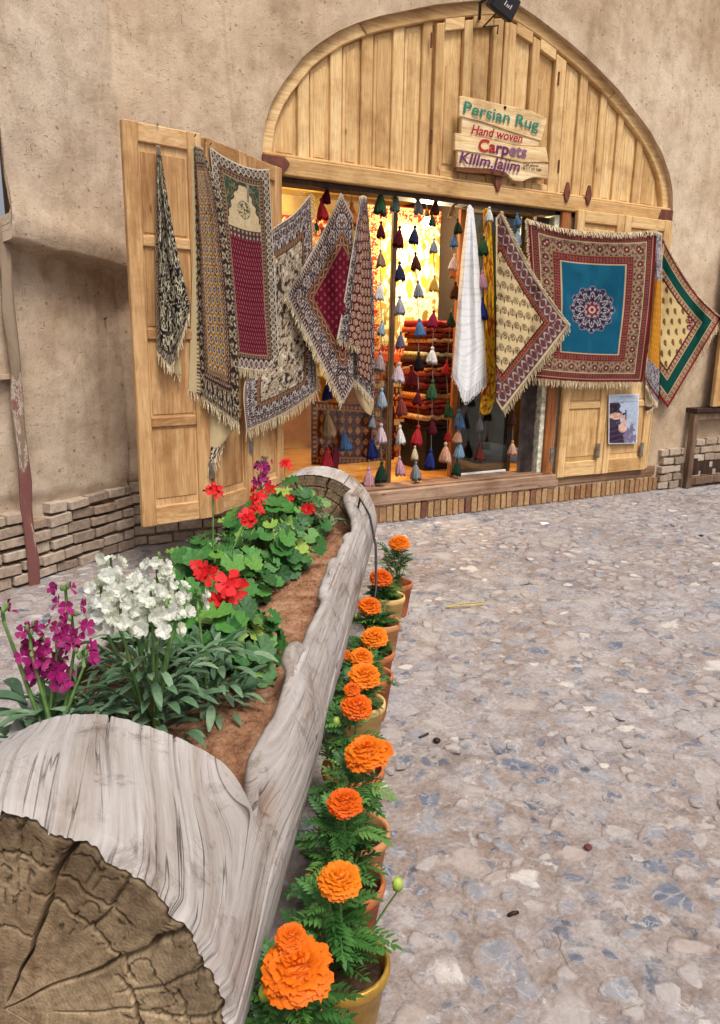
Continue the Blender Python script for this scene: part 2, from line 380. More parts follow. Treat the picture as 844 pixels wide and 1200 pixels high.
M_st = [m_stone('pale_stone', [(.3, (146, 139, 136)), (.7, (172, 165, 161))], (166, 158, 153)),
        m_stone('grey_stone', [(.3, (112, 113, 120)), (.7, (150, 149, 154))], (168, 164, 163)),
        m_stone('blue_stone', [(.3, (74, 80, 94)), (.7, (118, 122, 135))], (160, 157, 158)),
        m_stone('cream_stone', [(.3, (176, 169, 163)), (.7, (198, 192, 187))], (184, 176, 169)),
        m_stone('rose_stone', [(.3, (146, 132, 126)), (.7, (170, 158, 152))], (166, 156, 150))]
EDGE = np.array([1.0]*12+[.75]*12+[.12]*12+[0.0]); EDGE = np.stack([EDGE]*3, -1)
def stone_shape(seed):
    r_ = np.random.default_rng(seed); n = 12; an = np.linspace(0, 2*np.pi, n, endpoint=False)+r_.normal(0, .06, n)
    k = 1+.22*np.sin(an*2+r_.random()*6)*r_.random()+.16*np.sin(an*3+r_.random()*6)+r_.normal(0, .035, n)
    ox = np.cos(an)*k; oy = np.sin(an)*k
    V = [(x*1.0, y*1.0, -1.0) for x, y in zip(ox, oy)]+[(x*.95, y*.95, .75+.12*r_.normal()) for x, y in zip(ox, oy)]
    V += [(x*.6+.05*r_.normal(), y*.6+.05*r_.normal(), .95+.12*r_.normal()) for x, y in zip(ox, oy)]+[(0, 0, 1.0)]
    F = []
    for a_, b_ in ((0, 12), (12, 24)):
        for i in range(12): F.append((a_+i, a_+(i+1) % 12, b_+(i+1) % 12, b_+i))
    for i in range(12): F.append((24+i, 24+(i+1) % 12, 36))
    return V, F
SHP = [stone_shape(100+i) for i in range(9)]
ST_ME = {}
cand = []
pts = []
cell = {}
for k in range(60000):
    x = rng.uniform(.2, 7.1); y = rng.uniform(.6, 5.0)
    rr = min(.13, max(.028, rng.lognormal(-2.78, .45)))
    gz = (int(x/.26), int(y/.26)); ok = True
    for i in (-1, 0, 1):
        for j in (-1, 0, 1):
            for q in cell.get((gz[0]+i, gz[1]+j), ()):
                if math.hypot(q[0]-x, q[1]-y) < .80*(q[2]+rr): ok = False
    if not ok: continue
    P = np.array([x, y, 0]); A = P@AX; s = P@SD
    if .9 < A < 4.4 and -1.1 < s < -.34: continue
    if y > 5.0 - .0*x: continue
    v = P-EYE; dz = v@FW
    if dz < .3: continue
    px = CX+FPX*(v@RT)/dz; py = CY-FPX*(v@UP)/dz
    if px < -40 or px > 890 or py > 1260: continue
    cell.setdefault(gz, []).append((x, y, rr)); pts.append((rr/dz*math.sqrt(max(.05, -v[2]/np.linalg.norm(v))), x, y, rr))
pts.sort(reverse=True)
big = MB()
for idx, (_, x, y, rr) in enumerate(pts):
    near = sstep(3.6, 1.2, y)
    pr = np.array([.38, .30, .19, .08, .05]); m_i = int(rng.choice(5, p=pr))
    el = rng.uniform(.5, .85); rz = rng.uniform(-.6, .6)+(math.pi/2 if rng.random() < .2 else 0)
    zz = float(ground_z(np.array([x]), np.array([y]))[0]); h = rng.uniform(-.001, .003)
    Mx = Matrix.Translation((x, y, zz-.0035+h*.15)) @ Matrix.Rotation(rz, 4, 'Z') @ Matrix.Diagonal((rr, rr*el, h+.006, 1))
    sh = int(rng.integers(9))
    if idx < 300:
        if (sh, m_i) not in ST_ME: ST_ME[(sh, m_i)] = mesh('stone', SHP[sh][0], SHP[sh][1], M_st[m_i], smooth=True, colors=EDGE)
        share('stone', ST_ME[(sh, m_i)], ground, Mx)
    else:
        big.add([tuple(Mx @ Vector(v)) for v in SHP[sh][0]], SHP[sh][1], m_i)
tag(mk('small_stones', big.V, big.F, M_st, ground, smooth=True, mi=big.M, colors=np.tile(EDGE, (len(big.V)//37, 1))), kind='stuff')

# ================================================================== walls
ARCH = [(2.0, 2.62), (2.003, 2.71), (2.033, 2.889), (2.085, 3.01), (2.149, 3.11), (2.311, 3.31), (2.42, 3.405), (2.566, 3.507), (2.72, 3.59), (2.899, 3.667), (3.366, 3.829), (3.729, 3.929), (4.0, 3.99), (4.138, 3.971), (4.36, 3.915), (4.596, 3.838), (4.82, 3.757), (5.031, 3.664), (5.26, 3.55), (5.476, 3.423), (5.67, 3.295), (5.847, 3.147), (5.98, 2.98), (6.05, 2.84), (6.081, 2.707), (6.085, 2.62)]
ax_ = np.array([p[0] for p in ARCH]); az_ = np.array([p[1] for p in ARCH])
def arch_z(x, inset=0.0):
    if inset == 0: return np.interp(x, ax_, az_)
    c = np.array([4.03, 2.60]); sx = (2.02-inset)/2.02; sz = (1.38-inset)/1.38
    return c[1]+(np.interp(c[0]+(np.asarray(x)-c[0])/sx, ax_, az_)-c[1])*sz
ZL = 1.90
# facade: fine sheet of plaster with the arched opening left out, and its reveal
XL, XR = 2.0, 6.085
nz = 150; VW = []; FWL = []; nbv = 0
def facade_y(X, Z):
    led = ZL+.03*(fbm(X*6, X*0, 41)-.5)
    y = YW+.028*(fbm(X*.9, Z*.9, 11)-.5)+.02*(fbm(X*4, Z*4, 13)-.5)
    y = y+.15*sstep(led, led-.04, Z)*sstep(1.9, 1.6, X)
    y = y+.05*sstep(.52, .46, Z+.06*(vn(X*9, Z*0, 5)-.5))*sstep(1.9, 1.7, X)
    return y
for xs in (np.arange(.97, XL+.001, (XL-.97)/24), np.linspace(XL, XR, 150), np.linspace(XR, 9.3, 60)):
    mid = xs[0] >= XL-.001 and xs[-1] <= XR+.001
    Z = np.array([np.linspace(float(arch_z(x)) if mid else -.05, 5.6, nz) for x in xs]).T; X = np.broadcast_to(xs, Z.shape)
    VW.append(np.stack([X, facade_y(X, Z), Z], -1).reshape(-1, 3)); FWL.append(grid_faces(nz, len(xs), nbv)); nbv += nz*len(xs)
wall = mk('facade_wall', np.concatenate(VW), np.concatenate(FWL), M_plaster, smooth=True)
tag(wall, 'tall mud plastered facade around the arched shop front', 'wall')
# reveal of the arch
n = len(ax_); xx = np.concatenate([[XL], np.interp(np.linspace(0, n-1, 100), range(n), ax_), [XR]]); zz = np.concatenate([[-.02], np.interp(np.linspace(0, n-1, 100), range(n), az_), [-.02]])
RV = np.array([[(x, facade_y(np.array([x]), np.array([z]))[0]-.002 if d == 0 else YW+.04+.03*d*2, z) for x, z in zip(xx, zz)] for d in range(5)])
RV[0, :, 1] = [facade_y(np.array([x]), np.array([z]))[0] for x, z in zip(xx, zz)]
mk('reveal', RV.reshape(-1, 3), grid_faces(5, len(xx)), M_plaster, wall, smooth=True)
# pier behind the folded right-hand door
mk('pier', *(lambda m: (m.V, m.F))(MB().box(4.84, 6.05, 5.10, 5.5, .27, 2.55)), M_plaster, wall)

brick0 = bevelled(mesh('brick', *(lambda m: (m.V, m.F))(MB().box(-.5, .5, -.5, .5, -.5, .5)), M_brickl), .07, 2)
def brick_course(parent, p0, p1, z0, nrow, L, H, seed, depth=.05, mat=None, jag=0):
    r_ = random.Random(seed); p0 = np.array(p0); p1 = np.array(p1); D = p1-p0; Ln = np.hypot(*D); D = D/Ln; ang = math.atan2(D[1], D[0])
    for k in range(nrow):
        t = -L*.5*(k % 2)-r_.random()*.03
        while t < Ln:
            l_ = L*r_.uniform(.78, 1.1); a_ = max(t, 0); b_ = min(t+l_-.012, Ln); t += l_
            if b_-a_ < .03: continue
            if k == nrow-1 and r_.random() < jag: continue
            c = p0+D*(a_+b_)/2; h = H*r_.uniform(.66, .86)
            Mx = Matrix.Translation((c[0], c[1], z0+H*(k+.5)+r_.uniform(-.006, .006))) @ Matrix.Rotation(ang+r_.uniform(-.06, .06), 4, 'Z') @ Matrix.Rotation(r_.uniform(-.05, .05), 4, 'Y') @ Matrix.Diagonal((b_-a_, depth*r_.uniform(.8, 1.3), h, 1))
            share('brick', brick0, parent, Mx, mat)
# bricks of the facade foot, left of the shop and right of it
brick_course(wall, (1.0, 5.225), (1.95, 5.225), 0, 6, .17, .078, 3)
mk('mortar_bed', *(lambda m: (m.V, m.F))(MB().box(.9, 2.0, 5.222, 5.3, -.02, .46)), M_mortar, wall)
brick_course(wall, (6.26, 5.045), (6.60, 5.045), 0, 5, .17, .085, 5, depth=.07)
# splayed buttress on the left
B0 = np.array([1.02, 5.215]); B1 = np.array([.10, 4.61]); BD = (B1-B0)/np.hypot(*(B1-B0)); BN = np.array([-BD[1], BD[0]]);
if BN[1] > 0: BN = -BN
ss = np.arange(0, 2.2, .02); zs = np.concatenate([np.arange(-.05, 1.59, .03), np.arange(1.605, 2.3, .008), np.arange(2.32, 5.6, .05)]); S_, ZZ = np.meshgrid(ss, zs)
SEND = float((onV(6, 212, B0, B1, -.15)[:2]-B0)@BD)
led = ZL-.02+.10*S_+.05*(fbm(S_*5, S_*0, 51)-.5)
off = .15*sstep(led-.03, led+.012, ZZ)+.035*np.exp(-((ZZ-led-.10)/.12)**2)+.025*(fbm(S_*1.2, ZZ*1.0, 61)-.5)+.022*(fbm(S_*5, ZZ*5, 63)-.5)
off = off-.022*sstep(.52, .45, ZZ+.08*(vn(S_*8, S_*0, 8)-.5))
off = off+.05*np.exp(-(S_/.12)**2)*sstep(1.7, .9, ZZ)*.6+.05*np.exp(-((S_-.45)/.35)**2)*np.exp(-((ZZ-1.1)/.55)**2)
# thickened lower belly and the crumbled undercut
off = off-.04*np.exp(-((ZZ-(led-.10))/.06)**2)*vn(S_*12, ZZ*10, 77)
Su = np.where(ZZ > led-.03, np.minimum(S_, SEND), S_)
P2 = B0[None, None]+Su[..., None]*BD+off[..., None]*BN
butt = mk('buttress_wall', np.dstack([P2, ZZ]).reshape(-1, 3), grid_faces(len(zs), len(ss)), M_plaster2, smooth=True)
tag(butt, 'splayed grey plaster buttress with overhanging top and brick foot', 'wall')
# its back return so that it is a solid body
bk = [(B0+SEND*BD+.125*BN), (B0+SEND*BD+.1*BN+np.array([.12, .7]))]
q = np.array([[(p[0], p[1], z) for p in bk] for z in (ZL, 5.6)]); mk('side_return', q.reshape(-1, 3), grid_faces(2, 2), M_plaster2, butt)
lt = MB(); _pl = lambda s, o, z: (*(B0+s*BD+o*BN), z); lt.hexa([_pl(SEND-.02, -.4, 1.86), _pl(2.17, -.4, 1.84), _pl(2.17, .05, 1.84), _pl(SEND-.02, .05, 1.84), _pl(SEND-.02, -.4, 1.95), _pl(2.17, -.4, 1.95), _pl(2.17, .05, 1.95), _pl(SEND-.02, .05, 1.95)]); lt.build('ledge_top', M_plaster2, butt)
pb0 = B0+BN*.005; pb1 = B0+BD*2.1+BN*.005
brick_course(butt, pb0, pb1, 0, 6, .175, .076, 11, depth=.10, jag=.15)
# low shelf stub and white notice beside the post
sm = MB(); pS = lambda s, o, z: (*(B0+s*BD+o*BN), z)
for s0, s1 in ((.84, 1.6),):
    sm.hexa([pS(s0, -.02, 1.20), pS(s1, -.02, 1.20), pS(s1, .09, 1.22), pS(s0, .05, 1.22), pS(s0, -.02, 1.245), pS(s1, -.02, 1.245), pS(s1, .09, 1.245), pS(s0, .05, 1.245)])
sm.build('shelf_stub', M_plaster2, butt)
nb = MB(); nb.hexa([pS(1.03, .03, 1.25), pS(1.5, .03, 1.25), pS(1.5, .035, 1.25), pS(1.03, .035, 1.25), pS(1.03, .03, 1.52), pS(1.5, .03, 1.52), pS(1.5, .035, 1.52), pS(1.03, .035, 1.52)])
tag(nb.build('notice_board', M_white), 'blank white board on the wall behind the peeling post', 'board')
# peeling post
def m_post():
    m, n, l, b = newmat('peeling_post'); setb(b, .7, .2); P = geo_pos(n)
    t = noise(n, l, mapping(n, l, P, (14, 14, 3)), 1, 7, .7, .6); sp = n.new('ShaderNodeSeparateXYZ'); l.new(P, sp.inputs[0])
    ma = n.new('ShaderNodeMath'); ma.operation = 'MULTIPLY_ADD'; l.new(sp.outputs[2], ma.inputs[0]); ma.inputs[1].default_value = .24; ma.inputs[2].default_value = -.22
    ad = n.new('ShaderNodeMath'); ad.operation = 'ADD'; l.new(t.outputs[0], ad.inputs[0]); l.new(ma.outputs[0], ad.inputs[1])
    r_ = ramp(n, [(.38, (116, 74, 70)), (.47, (128, 88, 80)), (.50, (182, 170, 154)), (.54, (124, 104, 86)), (.75, (146, 128, 108))]); l.new(ad.outputs[0], r_.inputs[0])
    l.new(r_.outputs[0], b.inputs['Base Color']); bump(n, l, b, t.outputs[0], .4, .01); return m
pb = onZ(40, 683, 0); pm = MB()
for z0, z1, w0 in ((0, .06, .058), (.06, 2.02, .05)):
    pass
prof = [(.055, .05)]*1
for i in range(12):
    pass
hs = np.linspace(-.02, 2.06, 14); PV = []
for k, h in enumerate(hs):
    wx = .031+.004*math.sin(k*2.1); wy = .03+.005*math.sin(k*1.3+1); ox = .006*math.sin(k*1.7)
    PV += [(pb[0]-wx+ox, pb[1]-wy, h), (pb[0]+wx+ox, pb[1]-wy+.012, h), (pb[0]+wx+ox, pb[1]+wy+.012, h), (pb[0]-wx+ox, pb[1]+wy, h)]
PF = [(k*4+i, k*4+(i+1) % 4, k*4+4+(i+1) % 4, k*4+4+i) for k in range(13) for i in range(4)]+[(3, 2, 1, 0), (52, 53, 54, 55)]
post = mk('timber_post', PV, PF, m_post()); bevelled(post.data, .006)
tag(post, 'peeling timber post with maroon foot against the left wall', 'post')
nl = MB().tube([onV(122, 374, B0, B1, .0)+np.array([0, 0, 0]), onV(122, 374, B0, B1, 0)+np.array([.01, -.06, .01])], .006).build('nail', M_hinge)
tag(nl, 'short metal peg stuck in the plaster by the left door', 'peg')

# ================================================================== brick sill and timber threshold
sb = empty('sill_bricks', (4.2, YW, 0), 'course of upright buff bricks under the timber threshold', 'brick course')
mk('mortar_bed', *(lambda m: (m.V, m.F))(MB().box(2.05, 6.27, 5.062, 5.35, -.02, .150)), M_joint, sb)
x = 2.10; r_ = random.Random(4); bsm = bevelled(mesh('brick', *(lambda m: (m.V, m.F))(MB().box(-.5, .5, -.5, .5, -.5, .5)), M_bricks), .05, 2)
while x < 6.25:
    w_ = .068*r_.uniform(.9, 1.08)
    h_ = r_.uniform(.128, .142)
    Mx = Matrix.Translation((x+w_/2, 5.085+r_.uniform(-.004, .006), .004+h_/2)) @ Matrix.Rotation(r_.uniform(-.03, .03), 4, 'Y') @ Matrix.Diagonal((w_-.013, .09, h_, 1))
    share('brick', bsm, sb, Mx); x += w_
th = empty('threshold', (4.2, YW, .15), 'weathered timber threshold beam along the shop front', 'threshold')
bbox('sill_beam', 2.05, 4.9, 5.03, 5.30, .152, .268, M_sill, th, .008)
bbox('sill_beam_end', 4.905, 6.22, 5.045, 5.28, .154, .262, M_sill, th, .008)
bbox('sill_lip', 2.07, 4.86, 5.075, 5.28, .2685, .285, M_sill, th, .004)
fl = mk('shop_floor', *(lambda m: (m.V, m.F))(MB().box(2.1, 4.9, 5.285, 8.0, .2, .279)), M_floorw); tag(fl, kind='structure')
# ================================================================== arched timber front
def fx(px, Y=5.08): return float(onY(px, 175+.163*(px-306), Y)[0])
tr = empty('arched_front', (4.03, YW+.05, 2.55), 'arched pine panel front above the shop opening', 'arched panelling')
def inz(x, ins): return float(arch_z(x, ins))
def top_poly(x0, x1, z0, ins, n=7):
    X_ = np.linspace(x0, x1, n); return [(x0, z0), (x1, z0)]+[(float(x), max(z0+.01, inz(x, ins))) for x in X_[::-1]]
# backing boards
bx = np.linspace(2.06, 6.03, 12)
for a_, b_ in zip(bx[:-1], bx[1:]): prism('backing_board', top_poly(a_+.001, b_-.001, 2.60, .04, 5), 5.150, 5.175, M_woodv, tr, 0)
# curved rim in short boards
tt = np.linspace(2.03, 6.03, 200)
K = 4; es = np.linspace(0, 1, K+1)
arc = np.concatenate([[0], np.cumsum(np.hypot(np.diff(ax_), np.diff(az_)))]); arc /= arc[-1]
def ap(t, ins):
    c = np.array([4.03, 2.60]); p = np.array([np.interp(t, arc, ax_), np.interp(t, arc, az_)])
    d = p-c; return (c[0]+d[0]*(2.02-ins)/2.02, c[1]+d[1]*(1.38-ins)/1.38)
for k in range(K):
    ts = np.linspace(es[k]+.0004, es[k+1]-.0004, 26)
    prism('rim_board', [ap(t, -.02) for t in ts]+[ap(t, .092) for t in ts[::-1]], 5.100, 5.152, M_woodh, tr, .008)
# stiles and panels
stiles = [(352.5, 365.5), (390, 403), (425.5, 438.5), (461, 473.5), (494, 505), (674, 683), (698.5, 706), (720.5, 727), (744, 751)]
for a_, b_ in stiles: prism('stile', top_poly(fx(a_), fx(b_), 2.66, .08), 5.122, 5.151, M_woodv, tr, .006)
panels = [(322, 351.5), (366.5, 389), (404, 424.5), (439.5, 460), (474.5, 493), (658, 673), (684, 697.5), (707, 719.5), (728, 743), (752, 771)]
for a_, b_ in panels:
    x0, x1 = fx(a_), fx(b_); prism('panel', top_poly(x0+.008, x1-.008, 2.675, .098), 5.140, 5.152, M_woodv, tr, .004)
    prism('panel', top_poly(x0+.03, x1-.03, 2.71, .135), 5.135, 5.1415, M_woodv, tr, .005)
# middle pair of shutters
def shutter(xa, xb, cols, sgn):
    s_ = [xa, *[q for c_ in cols for q in c_], xb]
    zt = 2.66
    for i in range(0, len(s_), 2):
        prism('stile', top_poly(fx(s_[i])+.004, fx(s_[i+1])-.004, zt, .115), 5.098, 5.150, M_woodv, tr, .006)
    for c0, c1 in cols:
        x0, x1 = fx(c0), fx(c1); m_ = (x0+x1)/2
        prism('rail', [(x0, zt), (x1, zt), (x1, zt+.085), (x0, zt+.085)], 5.100, 5.149, M_woodh, tr, .004)
        zt2 = min(inz(x0, .15), inz(x1, .15))
        prism('panel', [(x0+.004, zt+.09), (x1-.004, zt+.09), (x1-.004, inz(x1, .17)), (x0+.004, inz(x0, .17))], 5.136, 5.151, M_woodv, tr, .003)
        e = .035; prism('panel', [(x0+e, zt+.13), (x1-e, zt+.13), (x1-e, zt2-.24), (m_, zt2-.13), (x0+e, zt2-.24)], 5.124, 5.1365, M_woodv, tr, .008)
        prism('rail', [(x0, inz(x0, .17)), (x1, inz(x1, .17)), (x1, inz(x1, .09)), (x0, inz(x0, .09))], 5.101, 5.149, M_woodh, tr, .004)
shutter(507, 582.5, [(517, 538.5), (548.5, 570.5)], 1)
shutter(588, 655, [(597, 615.5), (624.5, 642.5)], -1)
prism('meeting_stile', top_poly(fx(583), fx(587.5), 2.66, .10), 5.09, 5.15, M_woodv, tr, .005)
for px, py in ((506, 47), (506, 160), (655, 92), (655, 195)):
    p = onY(px, py, 5.09); bbox('hinge', p[0]-.006, p[0]+.006, 5.085, 5.10, p[2]-.05, p[2]+.05, M_maroon, tr, .002)
# lintel beam with its lower lip
bm_ = empty('lintel_beam', (4.03, YW, 2.53), 'long pine lintel beam under the arched panels', 'beam')
bbox('beam', 2.0, 6.08, 5.055, 5.30, 2.552, 2.668, M_woodh, bm_, .008)
bbox('top_moulding', 2.02, 6.07, 5.070, 5.14, 2.669, 2.690, M_woodh, bm_, .006)
bbox('lower_lip', 2.03, 4.9, 5.100, 5.26, 2.515, 2.551, M_darkwood, bm_, .004)
prism('iron_strap', [(2.0, 2.555), (2.14, 2.555), (2.19, 2.61), (2.20, 2.63), (2.16, 2.665), (2.0, 2.665)], 5.040, 5.0545, M_maroon, bm_, .003)
for px in (580.5, 661, 686):
    x = fx(px); z = 2.70 if px < 600 else 2.69
    prism('latch_plate', [(x-.012, z-.07), (x+.012, z-.07), (x+.03, z-.02), (x+.03, z+.02), (x+.012, z+.085), (x-.012, z+.085), (x-.03, z+.02), (x-.03, z-.02)], 5.040, 5.0545, M_maroon, bm_, .003)
prism('iron_strap', [(5.88, 2.56), (6.07, 2.56), (6.07, 2.665), (5.92, 2.665)], 5.040, 5.0545, M_maroon, bm_, .003)

# ================================================================== folding doors
def leaf(root, p0, p1, z0, z1, npan, th=.045, stile=.085, name='leaf', cols=1, mid=.06, bot=.12, mats=None):
    MV, MH = mats or (M_woodv, M_woodh); p0 = np.array(p0, float); p1 = np.array(p1, float); D = p1-p0; W = np.hypot(*D); D = D/W; N = np.array([D[1], -D[0]])
    if N[1] > 0: N = -N
    def bar(nm, a_, b_, o0, o1, za, zb, mat, par, bev=.006):
        c = [p0+D*a_+N*o1, p0+D*b_+N*o1, p0+D*b_+N*o0, p0+D*a_+N*o0]
        o = MB().hexa([(*q, za) for q in c]+[(*q, zb) for q in c]).build(nm, mat, par)
        bmx = bmesh.new(); bmx.from_mesh(o.data); bmesh.ops.recalc_face_normals(bmx, faces=bmx.faces); bmx.to_mesh(o.data); bmx.free()
        bevelled(o.data, bev); return o
    L = bar(name, .004, W-.004, .012, .024, z0+.01, z1-.01, MV, root, .002)
    xs_ = np.linspace(0, W, cols+1)
    bar('stile', 0, stile, 0, th, z0, z1, MV, L); bar('stile', W-stile, W, 0, th, z0, z1, MV, L)
    for c_ in xs_[1:-1]: bar('stile', c_-.03, c_+.03, .001, th-.002, z0+.05, z1-.05, MV, L)
    edges = np.linspace(z0+bot, z1-.10, npan+1)
    bar('rail', stile+.001, W-stile-.001, .002, th-.003, z0+.002, z0+bot, MH, L)
    bar('rail', stile+.001, W-stile-.001, .002, th-.003, z1-.10, z1-.002, MH, L)
    for z in edges[1:-1]: bar('rail', stile+.001, W-stile-.001, .002, th-.003, z-mid/2, z+mid/2, MH, L)
    for a_, b_ in zip(edges[:-1], edges[1:]):
        for c0, c1 in zip(xs_[:-1], xs_[1:]):
            x0 = max(c0+.03, stile); x1 = min(c1-.03, W-stile)
            bar('panel', x0+.012, x1-.012, .014, .029, a_+mid/2+.012, b_-mid/2-.012, MV, L, .005)
    return L
ZD0, ZD1 = .34, 2.60
ld = empty('folding_door', (1.5, 4.7, ZD0), 'tall panelled pine folding door standing open on the left', 'door')
PB0, PB1, PA1, PH = (0.945, 4.455), (1.40, 4.53), (1.76, 4.79), (2.10, 5.045)
DM = (M_doorv, M_doorh)
leaf(ld, PB0, PB1, ZD0, ZD1, 4, mats=DM)
leaf(ld, (1.412, 4.535), PA1, ZD0+.01, ZD1-.01, 4, mats=DM)
leaf(ld, (1.772, 4.797), PH, ZD0+.015, ZD1-.015, 4, mats=DM)
for p, zz_ in ((PB1, .6), (PB1, 2.3), (PA1, .7), (PA1, 2.3)):
    MB().box(p[0]-.01, p[0]+.02, p[1]-.065, p[1]-.03, zz_, zz_+.1).build('hinge', M_hinge, ld)
for px, py in ((184, 147), (228, 160), (240, 166), (246, 170)):
    p = onY(px, py, 4.46 if px < 230 else 4.5); MB().tube([p, p+np.array([0, -.035, .008])], .004, 5).build('nail', M_hinge, ld)
rd = empty('folding_door', (5.4, 5.03, .22), 'shorter looking pine folding door opened flat beside the shop on the right', 'door')
xr0, xr1, xr2 = 4.865, 5.42, 6.02
leaf(rd, (xr0, 5.062), (xr1-.003, 5.052), .235, 2.57, 4, bot=.14)
leaf(rd, (xr1+.003, 5.052), (xr2, 5.045), .235, 2.57, 4, bot=.14)
leaf(rd, (xr2+.006, 5.05), (6.20, 5.20), .24, 2.56, 4, stile=.05)
for px, py in ((647, 533), (701, 528), (752, 527)):
    p = onY(px, py, 4.99); bbox('hinge', p[0]-.022, p[0]+.022, 4.985, 4.998, p[2]-.07, p[2]+.07, M_hinge, rd, .003)
jl = empty('door_jamb', (2.09, 5.15, .27), 'narrow pine jamb post at the left of the shop opening', 'jamb')
bbox('jamb_post', 2.04, 2.125, 5.06, 5.26, .27, 2.55, M_woodv, jl)
jr = empty('door_jamb', (4.77, 5.15, .27), 'orange stained jamb post beside the grey folding grille', 'jamb')
bbox('jamb_post', 4.735, 4.838, 5.07, 5.26, .27, 2.55, M_orangew, jr)
bbox('peeled_strip', 4.68, 4.734, 5.10, 5.24, .27, 2.55, mat_plain('peeled_paint', (198, 186, 164), .9, .1, var=.35, scale=22), jr, .004)

# ================================================================== hanging sign
sg = empty('shop_sign', (4.0, 5.03, 2.66), 'layered wooden sign with painted lettering hung on the arched panels', 'sign')
SY = 5.045
def P2(px, py): p = onY(px, py, SY); return (float(p[0]), float(p[2]))
M_plank = [mat_wood('sign_plank', (248, 230, 188), (238, 210, 160), (206, 166, 112), 0), mat_wood('sign_plank_pale', (250, 236, 204), (242, 218, 174), (212, 174, 122), 0)]
M_back = mat_wood('sign_back', (150, 96, 52), (120, 72, 40), (84, 50, 28), 0)
planks = [[(537, 113), (560, 117), (590, 124), (606, 127), (622, 131), (639.5, 140), (632, 166), (600, 156), (561, 143), (536.5, 137)],
          [(540.5, 136), (580, 144), (612, 152), (632, 160), (630, 172), (600, 170), (560, 160), (540, 158)],
          [(531.5, 156.5), (560, 161), (600, 171), (638, 174), (641, 191), (610, 191), (575, 183), (531, 176)],
          [(535, 176), (560, 180), (600, 189), (641, 193), (641, 210), (627, 208), (620, 209), (611, 213), (601, 212), (594, 207), (590, 204), (575, 200), (560, 199), (535, 197.5)]]
for i, pl in enumerate(planks):
    yo = [.000, .010, -.004, .004][i]
    prism('plank', [P2(*p) for p in pl], SY-.022+yo, SY+.006+yo, M_plank[i % 2], sg, .004)
prism('raw_edge', [P2(*p) for p in [(534, 196), (560, 197.5), (575, 198), (590, 202), (596, 207), (590, 208), (570, 204), (545, 203), (533, 201)]], SY-.022, SY+.02, M_back, sg, .002)
MB().tube([np.array([*onY(592, 126, SY-.03)]), np.array([*onY(592, 126, SY)])], .012, 8).build('nail_head', M_black, sg)
def paint(name, c): return mat_plain(name, c, .6, .3, var=.12, scale=40, bs=0)
def text(name, s, a_, b_, size_px, mats, parent, Y, shear=.0, bold=.0, ex=.002, spacing=1.0, grad=None):
    cu = bpy.data.curves.new(name, 'FONT'); cu.body = s; cu.size = 1; cu.extrude = 0; cu.offset = bold; cu.shear = shear; cu.space_character = spacing; cu.resolution_u = 3
    o = bpy.data.objects.new(name, cu); col.objects.link(o)
    dg = bpy.context.evaluated_depsgraph_get(); me = bpy.data.meshes.new_from_object(o.evaluated_get(dg)); bpy.data.objects.remove(o)
    n = len(me.vertices); co = np.empty(n*3, np.float32); me.vertices.foreach_get('co', co); co = co.reshape(-1, 3)
    p0 = np.array(P3(*a_, Y)); p1 = np.array(P3(*b_, Y)); D = p1-p0; L = np.linalg.norm(D)
    up = np.array([-D[2]/L, 0, D[0]/L]); up[1] = 0
    hgt = size_px; w_ = co[:, 0].max()-co[:, 0].min(); x_ = (co[:, 0]-co[:, 0].min())/w_
    V = p0+x_[:, None]*D+co[:, 1:2]*hgt*up
    V = V+np.array([0, 1, 0])*0
    F = [tuple(p.vertices) for p in me.polygons]
    V[:, 1] -= ex
    # one mesh for each painted letter
    par = list(range(n))
    def root_(i):
        while par[i] != i: par[i] = par[par[i]]; i = par[i]
        return i
    for f in F:
        for v_ in f[1:]: par[root_(v_)] = root_(f[0])
    comp = {}
    for f in F: comp.setdefault(root_(f[0]), []).append(f)
    items = sorted(((min(x_[i] for f in fs for i in f), max(x_[i] for f in fs for i in f), fs) for fs in comp.values()), key=lambda q: q[0]-q[1])
    letters = []
    for lo, hi, fs in items:
        m_ = (lo+hi)/2
        for L_ in letters:
            if L_[0] <= m_ <= L_[1]: L_[2].extend(fs); break
        else: letters.append([lo, hi, list(fs)])
    for lo, hi, fs in letters:
        ids = sorted({i for f in fs for i in f}); mp_ = {q: k_ for k_, q in enumerate(ids)}
        mt = mats if not isinstance(mats, list) else mats[int(np.clip((lo+hi)/2*len(mats), 0, len(mats)-1))]
        mk('letter', V[ids], [tuple(mp_[i] for i in f) for f in fs], mt, parent)
def P3(px, py, Y): return onY(px, py, Y)
teal = paint('teal_paint', (28, 120, 104)); dred = paint('dark_red_paint', (150, 28, 40)); red2 = paint('red_paint', (176, 34, 30)); purp = paint('purple_paint', (98, 40, 92)); mauve = paint('mauve_paint', (132, 92, 120)); blk = paint('ink', (40, 34, 34))
text('lettering', 'Persian Rug', (543, 132), (631, 153), .118, teal, sg, SY-.03, .05, .012)
text('lettering', 'Hand woven', (552, 156.5), (612, 167.5), .092, dred, sg, SY-.03, .25, .022)
text('lettering', 'Carpets', (560.5, 176.5), (617, 185), .125, [red2, dred, purp, mauve, mauve], sg, SY-.03, .1, .024, grad=1)
text('lettering', 'KIlIm.Jajim', (538, 190.5), (609, 201.5), .112, purp, sg, SY-.03, .2, .022)
text('lettering', 'Cell phone', (613.5, 194.5), (631, 196), .034, blk, sg, SY-.019, .3, .008)
text('lettering', '+98 913 202 3388', (610.5, 198.5), (634, 201), .030, blk, sg, SY-.019, .2, .008)

